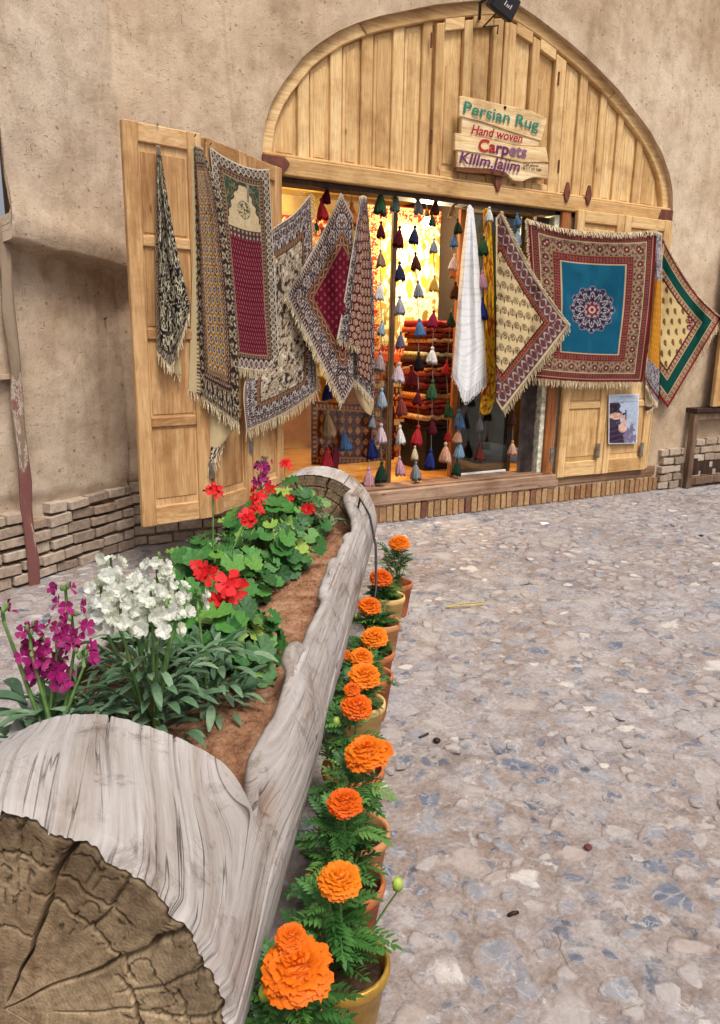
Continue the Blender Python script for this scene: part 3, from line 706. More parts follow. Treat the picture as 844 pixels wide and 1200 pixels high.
# ================================================================== poster
pc = [onY(*p, 4.985) for p in ((713.5, 462.5), (748.5, 461.5), (747, 520), (713, 520.5))]
U, Vv = np.meshgrid(np.linspace(0, 1, 56), np.linspace(0, 1, 84))
def bil(pc, U, V): return ((1-U)*(1-V))[..., None]*pc[0]+(U*(1-V))[..., None]*pc[1]+(U*V)[..., None]*pc[2]+((1-U)*V)[..., None]*pc[3]
PP = bil(pc, U, Vv); PP[..., 1] -= .006*np.sin(Vv*5)*U+.01*(Vv > .85)*(Vv-.85)*U
c = np.ones(U.shape+(3,))*lin((176, 190, 212)); 
def put(c, m, rgb): c[m] = lin(rgb)
nz_ = fbm(U*9, Vv*14, 5)
put(c, (U*.9+nz_*.5 < .62) & (Vv > .16), (58, 46, 62)); put(c, (nz_ < .42) & (U < .5) & (Vv > .2), (30, 24, 36))
put(c, (Vv > .55+.5*np.abs(U-.8)) & (nz_ < .56) & (U > .45), (120, 110, 140))
put(c, (Vv > .62) & (U < .55+.2*(nz_-.5)), (44, 30, 54)); put(c, (Vv > .62) & (U < .55) & (np.sin(Vv*60+U*9) > .75), (80, 60, 84))
hand = (((U-.24)/.22)**2+((Vv-.43)/.07)**2 < 1) | (np.abs(Vv-.40-.06*U) < .018) & (U > .3) & (U < .58) | (np.abs(Vv-.44-.05*U) < .018) & (U > .3) & (U < .55) | (((U-.47)/.14)**2+((Vv-.67)/.10)**2 < 1) | (((U-.55)/.045)**2+((Vv-.56)/.08)**2 < 1) | (((U-.47)/.04)**2+((Vv-.57)/.06)**2 < 1)
put(c, hand, (204, 160, 142)); put(c, hand & (np.sin(Vv*80+U*14) > .86), (168, 122, 106)); put(c, hand & (nz_ > .58), (222, 186, 168))
put(c, (np.abs(U-.57-.02*Vv) < .018) & (Vv > .32) & (Vv < .5), (40, 44, 90))
for vv, u0, u1 in ((.055, .35, .75), (.11, .3, .6), (.15, .15, .95)): put(c, (np.abs(Vv-vv) < .009) & (U > u0) & (U < u1) & (np.sin(U*170) > -.3), (126, 136, 160))
put(c, (U < .03) | (U > .97) | (Vv < .02) | (Vv > .98), (226, 226, 232))
M_print = mat_attr('printed_paper', .5, .3, False)
pst = mk('poster', PP.reshape(-1, 3), grid_faces(84, 56), M_print, colors=c.reshape(-1, 3)); so = pst.modifiers.new('thick', 'SOLIDIFY'); so.thickness = .001
tag(pst, 'paper poster of two hands pinned to the right pine door', 'poster')

# ================================================================== floodlight at the arch apex
fd = empty('floodlight', onY(588, 20, 4.95), 'black floodlight fixed at the top of the arch', 'floodlight')
c0 = onY(590, 4, 4.86); u = np.array([.95, .05, -.30]); u /= np.linalg.norm(u); v = np.array([.25, -.35, .9]); v -= u*(u@v); v /= np.linalg.norm(v); n_ = np.cross(u, v)
def obox(mb, c, u, v, n, a, b, d): return mb.hexa([c+sx*a*u+sy*b*v+sz*d*n for sz in (-1, 1) for sx, sy in ((-1, -1), (1, -1), (1, 1), (-1, 1))])
o = obox(MB(), c0, u, v, n_, .115, .075, .035).build('housing', M_black, fd); bevelled(o.data, .01)
o = obox(MB(), c0+n_*(.037 if n_[1] < 0 else -.037), u, v, n_, .10, .062, .003).build('front_glass', mat_plain('lamp_glass', (44, 44, 48), .15, .5, bs=0), fd)
MB().tube([c0-u*.11, c0-u*.13+np.array([0, .12, -.02]), np.array([c0[0]-.03, 5.1, c0[2]-.03])], .012, 6).build('bracket', M_black, fd)
MB().tube([c0-u*.02-v*.08, c0-u*.02-v*.14+np.array([0, .1, 0]), onY(584, 30, 5.07), onY(583, 40, 5.08)], .006, 6).build('cable', M_black, fd)
nn = n_ if n_[1] < 0 else -n_
for k, (du, dv, ll) in enumerate(((.0, .004, .03), (.02, 0, .018), (.036, 0, .018), (.055, .004, .03))):
    q = c0+nn*.0415+u*(du-.01); MB().hexa([q+u*a+v*b+nn*e for e in (0, .001) for a, b in ((-.004, -.015), (.004, -.015), (.007, ll-.015), (-.001, ll-.015))]).build('lettering', M_white, fd)

# ================================================================== right-hand neighbour: plank box and pine door edge
wb = empty('wooden_stall', (6.9, 4.95, 0), 'dark old wooden stall frame at the right edge', 'stall')
pa = onZ(804, 572, 0); xa, ya = float(pa[0]), float(pa[1])
bbox('post', xa-.035, xa+.035, ya-.03, ya+.03, 0, .78, M_oldwood, wb)
bbox('post', xa+1.2, xa+1.27, ya-.03, ya+.03, 0, .78, M_oldwood, wb)
bbox('top_board', xa-.04, xa+1.35, ya-.05, ya+.10, .785, .83, M_darkwood, wb)
bbox('apron', xa+.04, xa+1.2, ya-.02, ya+.005, .70, .775, M_oldwood, wb)
bbox('bottom_board', xa+.04, xa+1.2, ya-.02, ya+.01, .03, .11, M_oldwood, wb)
bbox('back_board', xa+.04, xa+1.2, ya+.05, ya+.07, .11, .30, M_darkwood, wb)
nd = empty('neighbour_door', (7.1, 4.9, .85), 'strip of a pine door cut by the right edge', 'door')
pn = onY(837, 430, 4.96); leaf(nd, (float(pn[0]), 4.96), (float(pn[0])+.6, 4.93), .84, 2.6, 3)
wall_r = 0
brick_course(wall, (xa+.06, 5.05), (xa+1.3, 5.05), 0, 6, .19, .085, 15, depth=.05)

# ================================================================== shop interior
M_inw = mat_plain('ochre_wall', (214, 176, 110), .9, .1, var=.1, scale=6)
M_ceil = mat_plain('yellow_ceiling', (226, 190, 120), .9, .1, var=.08, scale=6)
M_dark = mat_plain('dark_room', (40, 32, 28), .9, .1)
def quadbox(name, x0, x1, y0, y1, z0, z1, mat, **k):
    o = MB().box(x0, x1, y0, y1, z0, z1).build(name, mat); tag(o, kind='structure'); return o
quadbox('shop_back_wall', 1.6, 6.0, 7.4, 7.5, .2, 3.0, M_inw)
quadbox('shop_side_wall', 1.60, 1.70, 5.36, 7.4, .2, 3.0, M_inw)
quadbox('shop_side_wall', 5.95, 6.05, 5.52, 7.4, .2, 3.0, M_inw)
quadbox('upper_room_wall', 1.2, 6.6, 5.45, 5.5, 2.955, 5.6, M_inw)
quadbox('shop_partition', 4.50, 4.56, 5.75, 7.4, .28, 2.9, M_dark)
quadbox('shop_ceiling', 1.6, 6.05, 5.31, 7.5, 2.86, 2.95, M_ceil)
MB().box(1.7, 2.04, 5.30, 5.36, .2, 2.9).build('shop_front_return', M_inw)['kind'] = 'structure'
def lamp(px, py, Y, pw, colr, lab):
    p = onY(px, py, Y); t = empty('ceiling_lamp', (p[0], p[1], p[2]), lab, 'lamp', 'lamps inside the shop')
    m, n, l, b = newmat('lit_bulb'); b.inputs['Emission Color'].default_value = (1, .86, .6, 1); b.inputs['Emission Strength'].default_value = 14
    MB().lathe([(0, -.05), (.035, -.035), (.045, 0), (.03, .04), (.015, .06)], p, 12).build('bulb', m, t, True)
    MB().lathe([(.016, .055), (.02, .06), (.02, .11), (.0, .115)], p, 10).build('socket', M_black, t, True)
    MB().tube([p+np.array([0, 0, .11]), np.array([p[0], p[1], 2.86])], .004, 5).build('cord', M_black, t)
    ld_ = bpy.data.lights.new('bulb_light', 'POINT'); ld_.energy = pw; ld_.color = colr; ld_.shadow_soft_size = .05
    lo = bpy.data.objects.new('bulb_light', ld_); col.objects.link(lo); lo.parent = t; lo.location = (0, 0, -.08)
lamp(500, 262, 5.95, 135, (1, .82, .5), 'lit bulb hanging before the cream carpet in the shop')
lamp(352, 212, 6.2, 70, (1, .8, .45), 'lit bulb glowing in the left corner of the shop')
# shop frame posts, glass and grille
def vpost(px0, px1, Y0, Y1, z0, z1, mat, lab, par=None, nm='frame_post'):
    x0 = float(onY(px0, 500, Y0)[0]); x1 = float(onY(px1, 500, Y0)[0]); o = bbox(nm, x0, x1, Y0, Y1, z0, z1, mat, par, .003)
    if lab: tag(o, lab, 'post')
    return o
vpost(455.5, 460, 5.26, 5.30, .286, 2.515, M_oldwood, 'thin dark pole standing left of the shop doorway')
def m_glass(name, tint, alpha):
    m, n, l, b = newmat(name); g = n.new('ShaderNodeBsdfGlossy'); g.inputs['Roughness'].default_value = .02; g.inputs['Color'].default_value = (.9, .9, .9, 1)
    t = n.new('ShaderNodeBsdfTransparent'); t.inputs[0].default_value = (*tint, 1); fr = n.new('ShaderNodeFresnel'); fr.inputs[0].default_value = 1.5
    ms = n.new('ShaderNodeMixShader'); l.new(fr.outputs[0], ms.inputs[0]); l.new(t.outputs[0], ms.inputs[1]); l.new(g.outputs[0], ms.inputs[2])
    l.new(ms.outputs[0], n['Material Output'].inputs[0]); return m
M_glass = m_glass('shop_glass', (.75, .8, .78), 1)
wd = empty('shop_window', (2.7, 5.28, .28), 'tall clear window pane at the left of the shop front', 'window')
xw0 = 2.128; xw1 = float(onY(455.5, 500, 5.26)[0])
MB().box(xw0, xw1, 5.275, 5.281, .287, 2.51).build('pane', M_glass, wd)
bbox('frame', xw0, xw1, 5.262, 5.294, .2855, .30, M_darkwood, wd, .003)
gd = empty('glass_door', (4.1, 5.3, .28), 'dark glass shop door with white bottom rail', 'door')
xd0 = float(onY(528, 500, 5.28)[0]); xd1 = float(onY(598, 500, 5.28)[0])
bbox('stile', xd0, xd0+.055, 5.262, 5.305, .287, 2.51, M_orangew, gd, .004)
bbox('stile', xd1-.02, xd1+.02, 5.27, 5.30, .287, 2.51, M_darkwood, gd, .004)
bbox('bottom_rail', xd0+.10, xd1-.03, 5.265, 5.30, .2865, .305, M_white, gd, .003)
MB().box(xd0+.056, xd1-.021, 5.281, 5.287, .306, 2.50).build('pane', m_glass('dark_glass', (.45, .5, .48), 1), gd)
gr = empty('folding_grille', (4.6, 5.28, .28), 'grey metal folding grille pushed against the right jamb', 'grille')
xg0, xg1 = xd1+.03, 4.675; M_gr = mat_plain('grey_slat', (112, 100, 98), .5, .4, .3, .3, 8); ng = 9
for k in range(ng):
    a_ = xg0+(xg1-xg0)*k/ng; b_ = xg0+(xg1-xg0)*(k+1)/ng; m_ = (a_+b_)/2
    prismz = MB().hexa([(a_+.002, 5.19, .288), (m_, 5.155, .288), (b_-.002, 5.19, .288), (m_, 5.20, .288), (a_+.002, 5.19, 2.5), (m_, 5.155, 2.5), (b_-.002, 5.19, 2.5), (m_, 5.20, 2.5)])
    prismz.build('slat', M_gr, gr)
# ================================================================== woven patterns (colour per knot)
def pc_(c, m, rgb, k=1.0):
    m = (np.asarray(m, float)*k)[..., None]; c[...] = c*(1-m)+lin(rgb)*m
def mirr(t, p): return np.abs(((t/p) % 1.0)-.5)*2           # mirrored repeat 1..0..1
def motif(c, M_, t, w_, kind, fg, fg2, p, seed=0):
    """draw a repeating border motif; t metres along the band, w_ 0..1 across it, M_ the band's mask"""
    if kind == 'vine':
        y = .5+.26*np.sin(2*np.pi*t/p); pc_(c, M_ & (np.abs(w_-y) < .10), fg)
        q = ((t/p) % 1); side = np.where(q < .5, .24, .76)[...]
        d = np.hypot((((t/p*2) % 1)-.5)*1.0, (w_-(1-side))*1.3); pc_(c, M_ & (d < .20), fg2); pc_(c, M_ & (d < .09), fg)
    elif kind == 'loops':
        q = ((t/p) % 1)-.5; d = np.hypot(q*1.1, (w_-.5)*.95); pc_(c, M_ & (d < .44) & (d > .28), fg); pc_(c, M_ & (d < .17), fg2)
        pc_(c, M_ & (np.abs(q) > .44) & (np.abs(w_-.5) < .3), fg)
    elif kind == 'teeth':
        q = (t/p) % 1; pc_(c, M_ & (q < .42) & (w_ > .12) & (w_ < .88), fg); pc_(c, M_ & (q < .42) & (np.abs(w_-.5) < .12), fg2)
    elif kind == 'dots':
        q = ((t/p) % 1)-.5; d = np.hypot(q, (w_-.5)*.8); pc_(c, M_ & (d < .30), fg); pc_(c, M_ & (d < .13), fg2)
    elif kind == 'zig':
        q = np.abs(((t/p) % 1)-.5)*2; pc_(c, M_ & (np.abs(w_-.2-.6*q) < .13), fg)
    elif kind == 'lattice':
        q = ((t/p) % 1); y1 = .5+.36*np.sin(2*np.pi*q); y2 = .5-.36*np.sin(2*np.pi*q)
        pc_(c, M_ & (np.abs(w_-y1) < .07), fg); pc_(c, M_ & (np.abs(w_-y2) < .07), fg)
        qq = ((t/p*2) % 1)-.5; d = np.hypot((((t/p*2+.5) % 1)-.5), (w_-.5)*1.2); pc_(c, M_ & (d < .2), fg2)
    elif kind == 'floral':
        x = mirr(t, p)*p/.05; n_ = fbm(x*1.3, w_*3.2, seed, 2); n2 = fbm(x*1.6+9, w_*4+3, seed+5, 2)
        pc_(c, M_ & (np.abs(n_-.5) < .055), fg); pc_(c, M_ & (n2 > .66), fg2); pc_(c, M_ & (np.abs(n2-.62) < .02), fg)
def bands(U, V, W, H, lst, base):
    c = np.ones(U.shape+(3,))*lin(base); dx = np.minimum(U, 1-U)*W; dy = np.minimum(V, 1-V)*H
    d = np.minimum(dx, dy); t = np.where(dx < dy, V*H, U*W); d0 = 0
    for wd, bgc, kind, fg, fg2, p in lst:
        M_ = (d >= d0) & (d < d0+wd); pc_(c, M_, bgc)
        if kind: motif(c, M_, t, (d-d0)/wd, kind, fg, fg2, p, int(d0*1000))
        d0 += wd
    return c, d, d0
def paisley(X, Y, p, q, rot=.4):
    """rows of drops: returns cell coords and a drop-shaped distance"""
    r_ = np.floor(Y/q); x = ((X/p+.5*(r_ % 2)) % 1-.5)*p; y = (Y/q-r_-.5)*q
    xr = x*math.cos(rot)-y*math.sin(rot); yr = x*math.sin(rot)+y*math.cos(rot)
    return xr, yr, r_
def drop(xr, yr, L):
    t = np.clip((yr/L+.5), 0, 1); wv = np.sin(np.pi*t**.62)*.33*L; bend = .18*L*(1-t)**2
    return np.abs(xr-bend)/(wv+1e-6)+(np.abs(yr/L) > .5)*9
def fin(c, U, V, seed=1, amt=.18):
    n_ = fbm(U*14, V*18, seed, 3); c *= (1-amt*.5+amt*n_)[..., None]*.80; return np.clip(c, 0, 1)
DK, CR, BR, MR = (46, 36, 42), (222, 208, 184), (98, 66, 54), (108, 22, 40)
def pat_prayer(U, V):
    W, H = .75, 1.95
    c, d, e = bands(U, V, W, H, [(.012, (226, 214, 194), None, 0, 0, 0), (.085, DK, 'loops', (206, 192, 172), (150, 128, 104), .062), (.02, BR, 'zig', (190, 160, 120), 0, .03), (.035, (70, 48, 44), 'dots', (176, 150, 124), (90, 40, 40), .035), (.012, (180, 150, 116), None, 0, 0, 0)], MR)
    ins = d >= e; x = (U-.5)*W; y = V*H
    r_ = np.floor(y/.042); q = ((x/.034+.5*(r_ % 2)) % 1)-.5; yy = y/.042-r_-.5
    pc_(c, ins & (np.abs(q-.25*yy) < .13) & (np.abs(yy) < .34), (196, 120, 132), .8); pc_(c, ins & (np.abs(q) > .44), (70, 14, 28), .7)
    top = ins & (y < .62); pc_(c, top, (52, 84, 66)); n_ = fbm(np.abs(x)*34, y*34, 3, 2); pc_(c, top & (np.abs(n_-.5) < .06), (150, 120, 90))
    hw = np.where(y < .62, .025+.22*np.clip((y-.20)/.42, 0, 1)**.75+.012*np.sin(y*70), 0); ni = top & (np.abs(x) < hw) & (y > .2)
    pc_(c, top & (np.abs(x) < hw+.016) & (y > .185), (84, 60, 56)); pc_(c, ni, (228, 206, 164))
    n2 = fbm(np.abs(x)*40, y*40, 8, 2); pc_(c, ni & (np.abs(n2-.45) < .03), (206, 182, 138))
    dd = np.hypot(x, y-.42); th_ = np.arctan2(y-.42, x); pc_(c, ni & (dd < .075+.008*np.sin(th_*10)) & (np.abs(fbm(x*60, y*60, 12, 2)-.5) < .10), (70, 74, 56)); pc_(c, ni & (np.abs(dd-.078) < .004), (120, 116, 84))
    bnd = ins & (y >= .60) & (y < .69); pc_(c, bnd, (80, 58, 54)); motif(c, bnd, x+1, (y-.6)/.09, 'teeth', (190, 170, 150), (120, 60, 60), .05)
    bb = (V*H > H-.12) & (d > .012); pc_(c, bb, (66, 42, 50)); motif(c, bb, U*W, (V*H-(H-.12))/.12, 'loops', (214, 200, 184), (150, 110, 110), .075)
    return fin(c, U, V)
def pat_blackcream(U, V):
    c, d, e = bands(U, V, .9, 1.6, [(.012, (190, 176, 150), None, 0, 0, 0), (.07, (50, 40, 44), 'loops', (190, 176, 152), (120, 96, 80), .06), (.02, (96, 74, 60), None, 0, 0, 0)], (40, 34, 40))
    ins = d > e; n_ = fbm(U*24, V*44, 3, 2); n2 = fbm(U*28+7, V*52, 6, 2)
    pc_(c, ins & (np.abs(n_-.5) < .06), (226, 216, 184)); pc_(c, ins & (n2 > .66), (206, 194, 156)); pc_(c, ins & (n2 > .72), (60, 48, 50)); return fin(c, U, V)
def pat_gold(U, V):
    W, H = .75, 1.75
    c, d, e = bands(U, V, W, H, [(.02, (222, 206, 170), 'teeth', (60, 46, 44), (60, 46, 44), .02), (.13, (52, 40, 40), 'floral', (198, 182, 150), (128, 90, 66), .16), (.014, (70, 38, 34), None, 0, 0, 0), (.05, (66, 42, 40), 'lattice', (196, 178, 150), (120, 70, 56), .06), (.014, (150, 104, 60), None, 0, 0, 0)], (168, 122, 52))
    ins = d > e; x = U*W; y = V*H; r_ = np.floor(y/.062); qx = (((x/.075+.5*(r_ % 2)) % 1)-.5)*.075; qy = (y/.062-r_-.5)*.062; dd = np.hypot(qx, qy)
    pc_(c, ins & (np.abs(fbm(x*60, y*60, 5, 2)-.5) < .06), (96, 44, 34)); pc_(c, ins & (dd < .027), (206, 190, 160)); pc_(c, ins & (dd < .019), (40, 46, 96)); pc_(c, ins & (dd < .006), (210, 190, 140)); return fin(c, U, V)
def pat_whitefloral(U, V):
    W, H = 1.15, 1.75
    c, d, e = bands(U, V, W, H, [(.012, (214, 202, 184), None, 0, 0, 0), (.035, (70, 56, 62), 'teeth', (190, 174, 160), (190, 174, 160), .022), (.15, (70, 52, 58), 'floral', (206, 198, 190), (104, 74, 60), .15), (.045, (112, 78, 58), 'dots', (160, 124, 96), (60, 44, 44), .045), (.012, (64, 48, 50), None, 0, 0, 0)], (190, 172, 146))
    ins = d > e; n_ = fbm(U*36, V*56, 2, 2); n2 = fbm(U*30+4, V*46+2, 4, 2)
    pc_(c, ins & (np.abs(n_-.5) < .06), (100, 84, 76)); pc_(c, ins & (n2 > .66), (64, 52, 52)); pc_(c, ins & (n2 < .27), (222, 212, 192)); return fin(c, U, V)
def pat_burg(U, V):
    W = H = 1.15
    c, d, e = bands(U, V, W, H, [(.02, (206, 194, 178), 'teeth', (70, 52, 58), (70, 52, 58), .02), (.04, (78, 56, 60), 'teeth', (198, 184, 172), (198, 184, 172), .03), (.14, (62, 44, 50), 'floral', (204, 194, 186), (116, 80, 62), .17), (.016, (136, 92, 60), None, 0, 0, 0), (.045, (92, 56, 48), 'vine', (196, 166, 140), (150, 90, 70), .09), (.014, (150, 106, 74), None, 0, 0, 0)], (104, 18, 38))
    ins = d > e; xr, yr, r_ = paisley((U+V)*W*.7, (V-U)*W*.7, .07, .055, .6); q = drop(xr, yr, .034); pc_(c, ins & (q < 1), (184, 112, 118), .85); pc_(c, ins & (q < .45), (110, 24, 40)); return fin(c, U, V)
def pat_round(U, V):
    W, H = .5, 1.6
    c, d, e = bands(U, V, W, H, [(.015, (216, 204, 184), None, 0, 0, 0), (.10, (98, 84, 84), 'floral', (206, 196, 184), (60, 44, 46), .12), (.012, (70, 40, 40), None, 0, 0, 0)], (92, 30, 36))
    ins = d > e; x = U*W; y = V*H; r_ = np.floor(y/.07); qx = (((x/.075+.5*(r_ % 2)) % 1)-.5)*.075; qy = (y/.07-r_-.5)*.07; dd = np.hypot(qx, qy)
    pc_(c, ins & (dd < .029), (206, 180, 150)); pc_(c, ins & (dd < .022), (110, 50, 46)); pc_(c, ins & (dd < .013), (214, 190, 160)); pc_(c, ins & (dd < .006), (80, 30, 34)); return fin(c, U, V)
def pat_tree(U, V):
    W = H = 1.25
    c, d, e = bands(U, V, W, H, [(.022, (216, 198, 160), None, 0, 0, 0), (.15, (104, 66, 70), 'lattice', (196, 176, 170), (140, 92, 76), .17), (.012, (176, 130, 90), None, 0, 0, 0), (.04, (118, 40, 40), 'dots', (180, 110, 80), (80, 20, 30), .03), (.012, (60, 40, 40), None, 0, 0, 0)], (232, 208, 158))
    ins = d > e; X = (U-V)*W*.707+3; Y = (U+V)*W*.707; r_ = np.floor(Y/.115); qx = (((X/.105+.5*(r_ % 2)) % 1)-.5)*.105; qy = (Y/.115-r_-.5)*.115
    dd = np.hypot(qx/.037, (qy+.012)/.034); pc_(c, ins & (dd < 1), (116, 88, 66)); pc_(c, ins & (dd < .8) & (np.abs(fbm(qx*150, qy*150, 7, 2)-.5) < .09), (222, 196, 150)); pc_(c, ins & (dd < .82) & (dd > .72), (206, 180, 134))
    qd = np.abs(((X/.105+.5*(r_ % 2)+.5) % 1)-.5)*.105; pc_(c, ins & (qd/.011+np.abs(qy-.012)/.036 < 1), (62, 40, 36)); return fin(c, U, V)
def pat_teal(U, V):
    W, H = 1.4, 1.75
    c, d, e = bands(U, V, W, H, [(.035, (112, 20, 32), None, 0, 0, 0), (.012, (168, 138, 104), None, 0, 0, 0), (.065, (98, 46, 46), 'dots', (150, 84, 76), (70, 24, 34), .03), (.012, (196, 172, 130), None, 0, 0, 0), (.135, (164, 138, 110), 'floral', (84, 50, 48), (96, 42, 44), .14), (.012, (150, 110, 80), None, 0, 0, 0), (.075, (110, 34, 40), 'dots', (156, 96, 84), (70, 20, 30), .032), (.016, (200, 176, 134), None, 0, 0, 0)], (20, 92, 122))
    dx = np.minimum(U, 1-U)*W; dy = np.minimum(V, 1-V)*H; db = np.minimum(dx, dy); tt_ = np.where(dx < dy, V*H, U*W); q = ((tt_/.14) % 1)-.5; m_ = (db > .13) & (db < .255); dd0 = np.hypot(q*.14, db-.185)
    pc_(c, m_ & (dd0 < .036+.008*np.sin(9*np.arctan2(q*.14, db-.185))), (104, 40, 50)); pc_(c, m_ & (dd0 < .012), (206, 180, 150))
    ins = d > e; x = (U-.5)*W; y = (V-.5)*H; pc_(c, ins & (fbm(U*16, V*9, 2, 3) > .6), (30, 106, 132), .5)
    rr = np.hypot(x, y*.92); th_ = np.arctan2(y*.92, x); lob = .238+.016*np.cos(th_*12)
    pc_(c, rr < lob, (44, 40, 66)); n_ = np.abs(((th_/(2*np.pi)*12) % 1)-.5)
    pc_(c, (rr < lob) & (rr > lob-.012), (132, 120, 136))
    pc_(c, (rr < .225) & (rr > .085) & (np.abs(fbm(n_*7, rr*42, 9, 2)-.5) < .045), (196, 184, 186)); pc_(c, (np.abs(rr-.155-.03*np.cos(th_*12)) < .009), (176, 164, 166))
    pc_(c, (rr < .085), (190, 150, 150)); pc_(c, (rr < .07+.012*np.cos(th_*8)), (112, 44, 54)); pc_(c, (rr < .04), (206, 176, 160)); pc_(c, rr < .02, (112, 44, 54)); return fin(c, U, V, amt=.1)
def pat_amber(U, V):
    W, H = .35, 1.5
    c, d, e = bands(U, V, W, H, [(.014, (220, 206, 180), None, 0, 0, 0)], (222, 150, 44)); y = V*H; x = U*W
    xr, yr, r_ = paisley(x, y, .05, .05, .5); q = drop(xr, yr, .036); pc_(c, (q < 1) & (d > e), (110, 66, 40)); pc_(c, (q < .5) & (d > e), (222, 160, 70))
    for a_, b_, bgc in ((0, .36, (190, 182, 184)), (1.0, 1.5, (176, 166, 172))):
        m_ = (y > a_) & (y < b_) & (d > e); pc_(c, m_, bgc); pc_(c, m_ & (np.abs(fbm(x*40, y*40, 4, 2)-.5) < .07), (62, 54, 70))
    pc_(c, (y > 1.25) & (y < 1.33), (60, 50, 56)); motif(c, (y > 1.25) & (y < 1.33), x, (y-1.25)/.08, 'teeth', (214, 204, 190), (214, 204, 190), .02); pc_(c, (y > 1.34) & (y < 1.40), (128, 26, 40)); return fin(c, U, V)
def pat_green(U, V):
    W = H = 1.15
    c, d, e = bands(U, V, W, H, [(.024, (140, 28, 42), None, 0, 0, 0), (.05, (150, 100, 80), 'dots', (206, 180, 140), (100, 40, 44), .05), (.012, (206, 180, 140), None, 0, 0, 0), (.10, (12, 78, 68), None, 0, 0, 0), (.012, (206, 180, 140), None, 0, 0, 0), (.05, (140, 84, 68), 'dots', (214, 188, 146), (96, 36, 40), .045), (.014, (96, 34, 40), None, 0, 0, 0)], (234, 208, 146))
    ins = d > e; X = (U-V)*W*.707+3; Y = (U+V)*W*.707; xr, yr, r_ = paisley(X, Y, .115, .105, .5); q = drop(xr, yr, .075); pc_(c, ins & (q < 1), (60, 44, 44)); pc_(c, ins & (q < .6), (190, 140, 90)); pc_(c, ins & (q < .3), (110, 40, 40))
    rr = np.hypot((U-.80)*W, (V-.20)*H); th_ = np.arctan2(V-.2, U-.8); md = ins & (rr < .16+.02*np.cos(th_*9)); pc_(c, md, (120, 34, 46)); pc_(c, md & (np.abs(fbm(U*50, V*50, 3, 2)-.5) < .08), (214, 186, 160)); return fin(c, U, V)
def pat_yellow(U, V):
    c = np.ones(U.shape+(3,))*lin((226, 178, 30)); n_ = fbm(U*6, V*26, 3, 3); n2 = fbm(U*9+3, V*38, 5, 2)
    pc_(c, np.abs(n_-.5) < .06, (150, 80, 20)); pc_(c, n2 > .68, (170, 60, 40)); pc_(c, n2 < .28, (240, 206, 90)); return fin(c, U, V)
def pat_white(U, V):
    c = np.ones(U.shape+(3,))*lin((248, 249, 250))*1.15; pc_(c, (np.sin(V*46+U*1) > .985), (240, 241, 243)); pc_(c, (np.sin(V*190+U*1) > .9), (244, 245, 246)); pc_(c, (V > .93) & (np.sin(U*160) > .2), (190, 190, 194)); return fin(c, U, V, amt=.05)
def pat_carpet(U, V):
    W, H = 1.3, 1.9
    c, d, e = bands(U, V, W, H, [(.02, (150, 30, 24), None, 0, 0, 0), (.03, (226, 190, 120), 'teeth', (170, 40, 30), (170, 40, 30), .03), (.14, (178, 40, 30), 'floral', (236, 206, 150), (228, 180, 90), .18), (.03, (232, 200, 130), 'teeth', (150, 90, 40), (150, 90, 40), .03)], (246, 232, 198))
    ins = d > e; x = np.abs(U-.5)*2; n_ = fbm(x*9, V*16, 2, 2); n2 = fbm(x*7+3, V*12, 6, 2); pc_(c, ins & (np.abs(n_-.5) < .05), (186, 150, 80)); pc_(c, ins & (n2 > .66), (206, 150, 60)); pc_(c, ins & (n2 < .30), (150, 120, 60)); return fin(c, U, V)
def pat_redkilim(U, V):
    W, H = 1.0, 1.2; y = V*H; k = np.floor(y/.07).astype(int) % 6
    P_ = [(150, 34, 30), (60, 24, 26), (206, 110, 44), (120, 24, 30), (214, 180, 120), (44, 30, 36)]; c = np.zeros(U.shape+(3,))
    for i, q in enumerate(P_): c[k == i] = lin(q)
    motif(c, (k % 2 == 0), U*W, (y/.07) % 1, 'zig', (220, 190, 140), 0, .07); motif(c, (k % 2 == 1), U*W, (y/.07) % 1, 'dots', (206, 140, 70), (120, 30, 30), .06); return fin(c, U, V)
def pat_darkrug(U, V):
    W, H = 1.2, .8
    c, d, e = bands(U, V, W, H, [(.02, (90, 30, 26), None, 0, 0, 0), (.06, (60, 34, 30), 'dots', (190, 140, 90), (120, 40, 30), .06), (.02, (170, 110, 60), 'teeth', (60, 24, 24), 0, .03) if False else (.02, (150, 100, 60), None, 0, 0, 0)], (74, 30, 28))
    ins = d > e; x = U*W; y = V*H; qx = ((x/.11) % 1-.5)*.11; qy = ((y/.14) % 1-.5)*.14; dd = np.abs(qx)/.034+np.abs(qy)/.05; pc_(c, ins & (dd < 1), (196, 140, 90)); pc_(c, ins & (dd < .65), (96, 30, 30)); pc_(c, ins & (dd < .3), (206, 160, 110)); return fin(c, U, V)
def pat_cream(U, V):
    c = np.ones(U.shape+(3,))*lin((216, 192, 148)); return fin(c, U, V, amt=.12)

M_cloth = mat_attr('woven_cloth'); M_fringe = mat_plain('cotton_fringe', (222, 204, 168), .9, .1, var=.12, scale=60)
M_lining = mat_plain('cream_lining', (216, 194, 152), .9, .1, var=.08, scale=12)

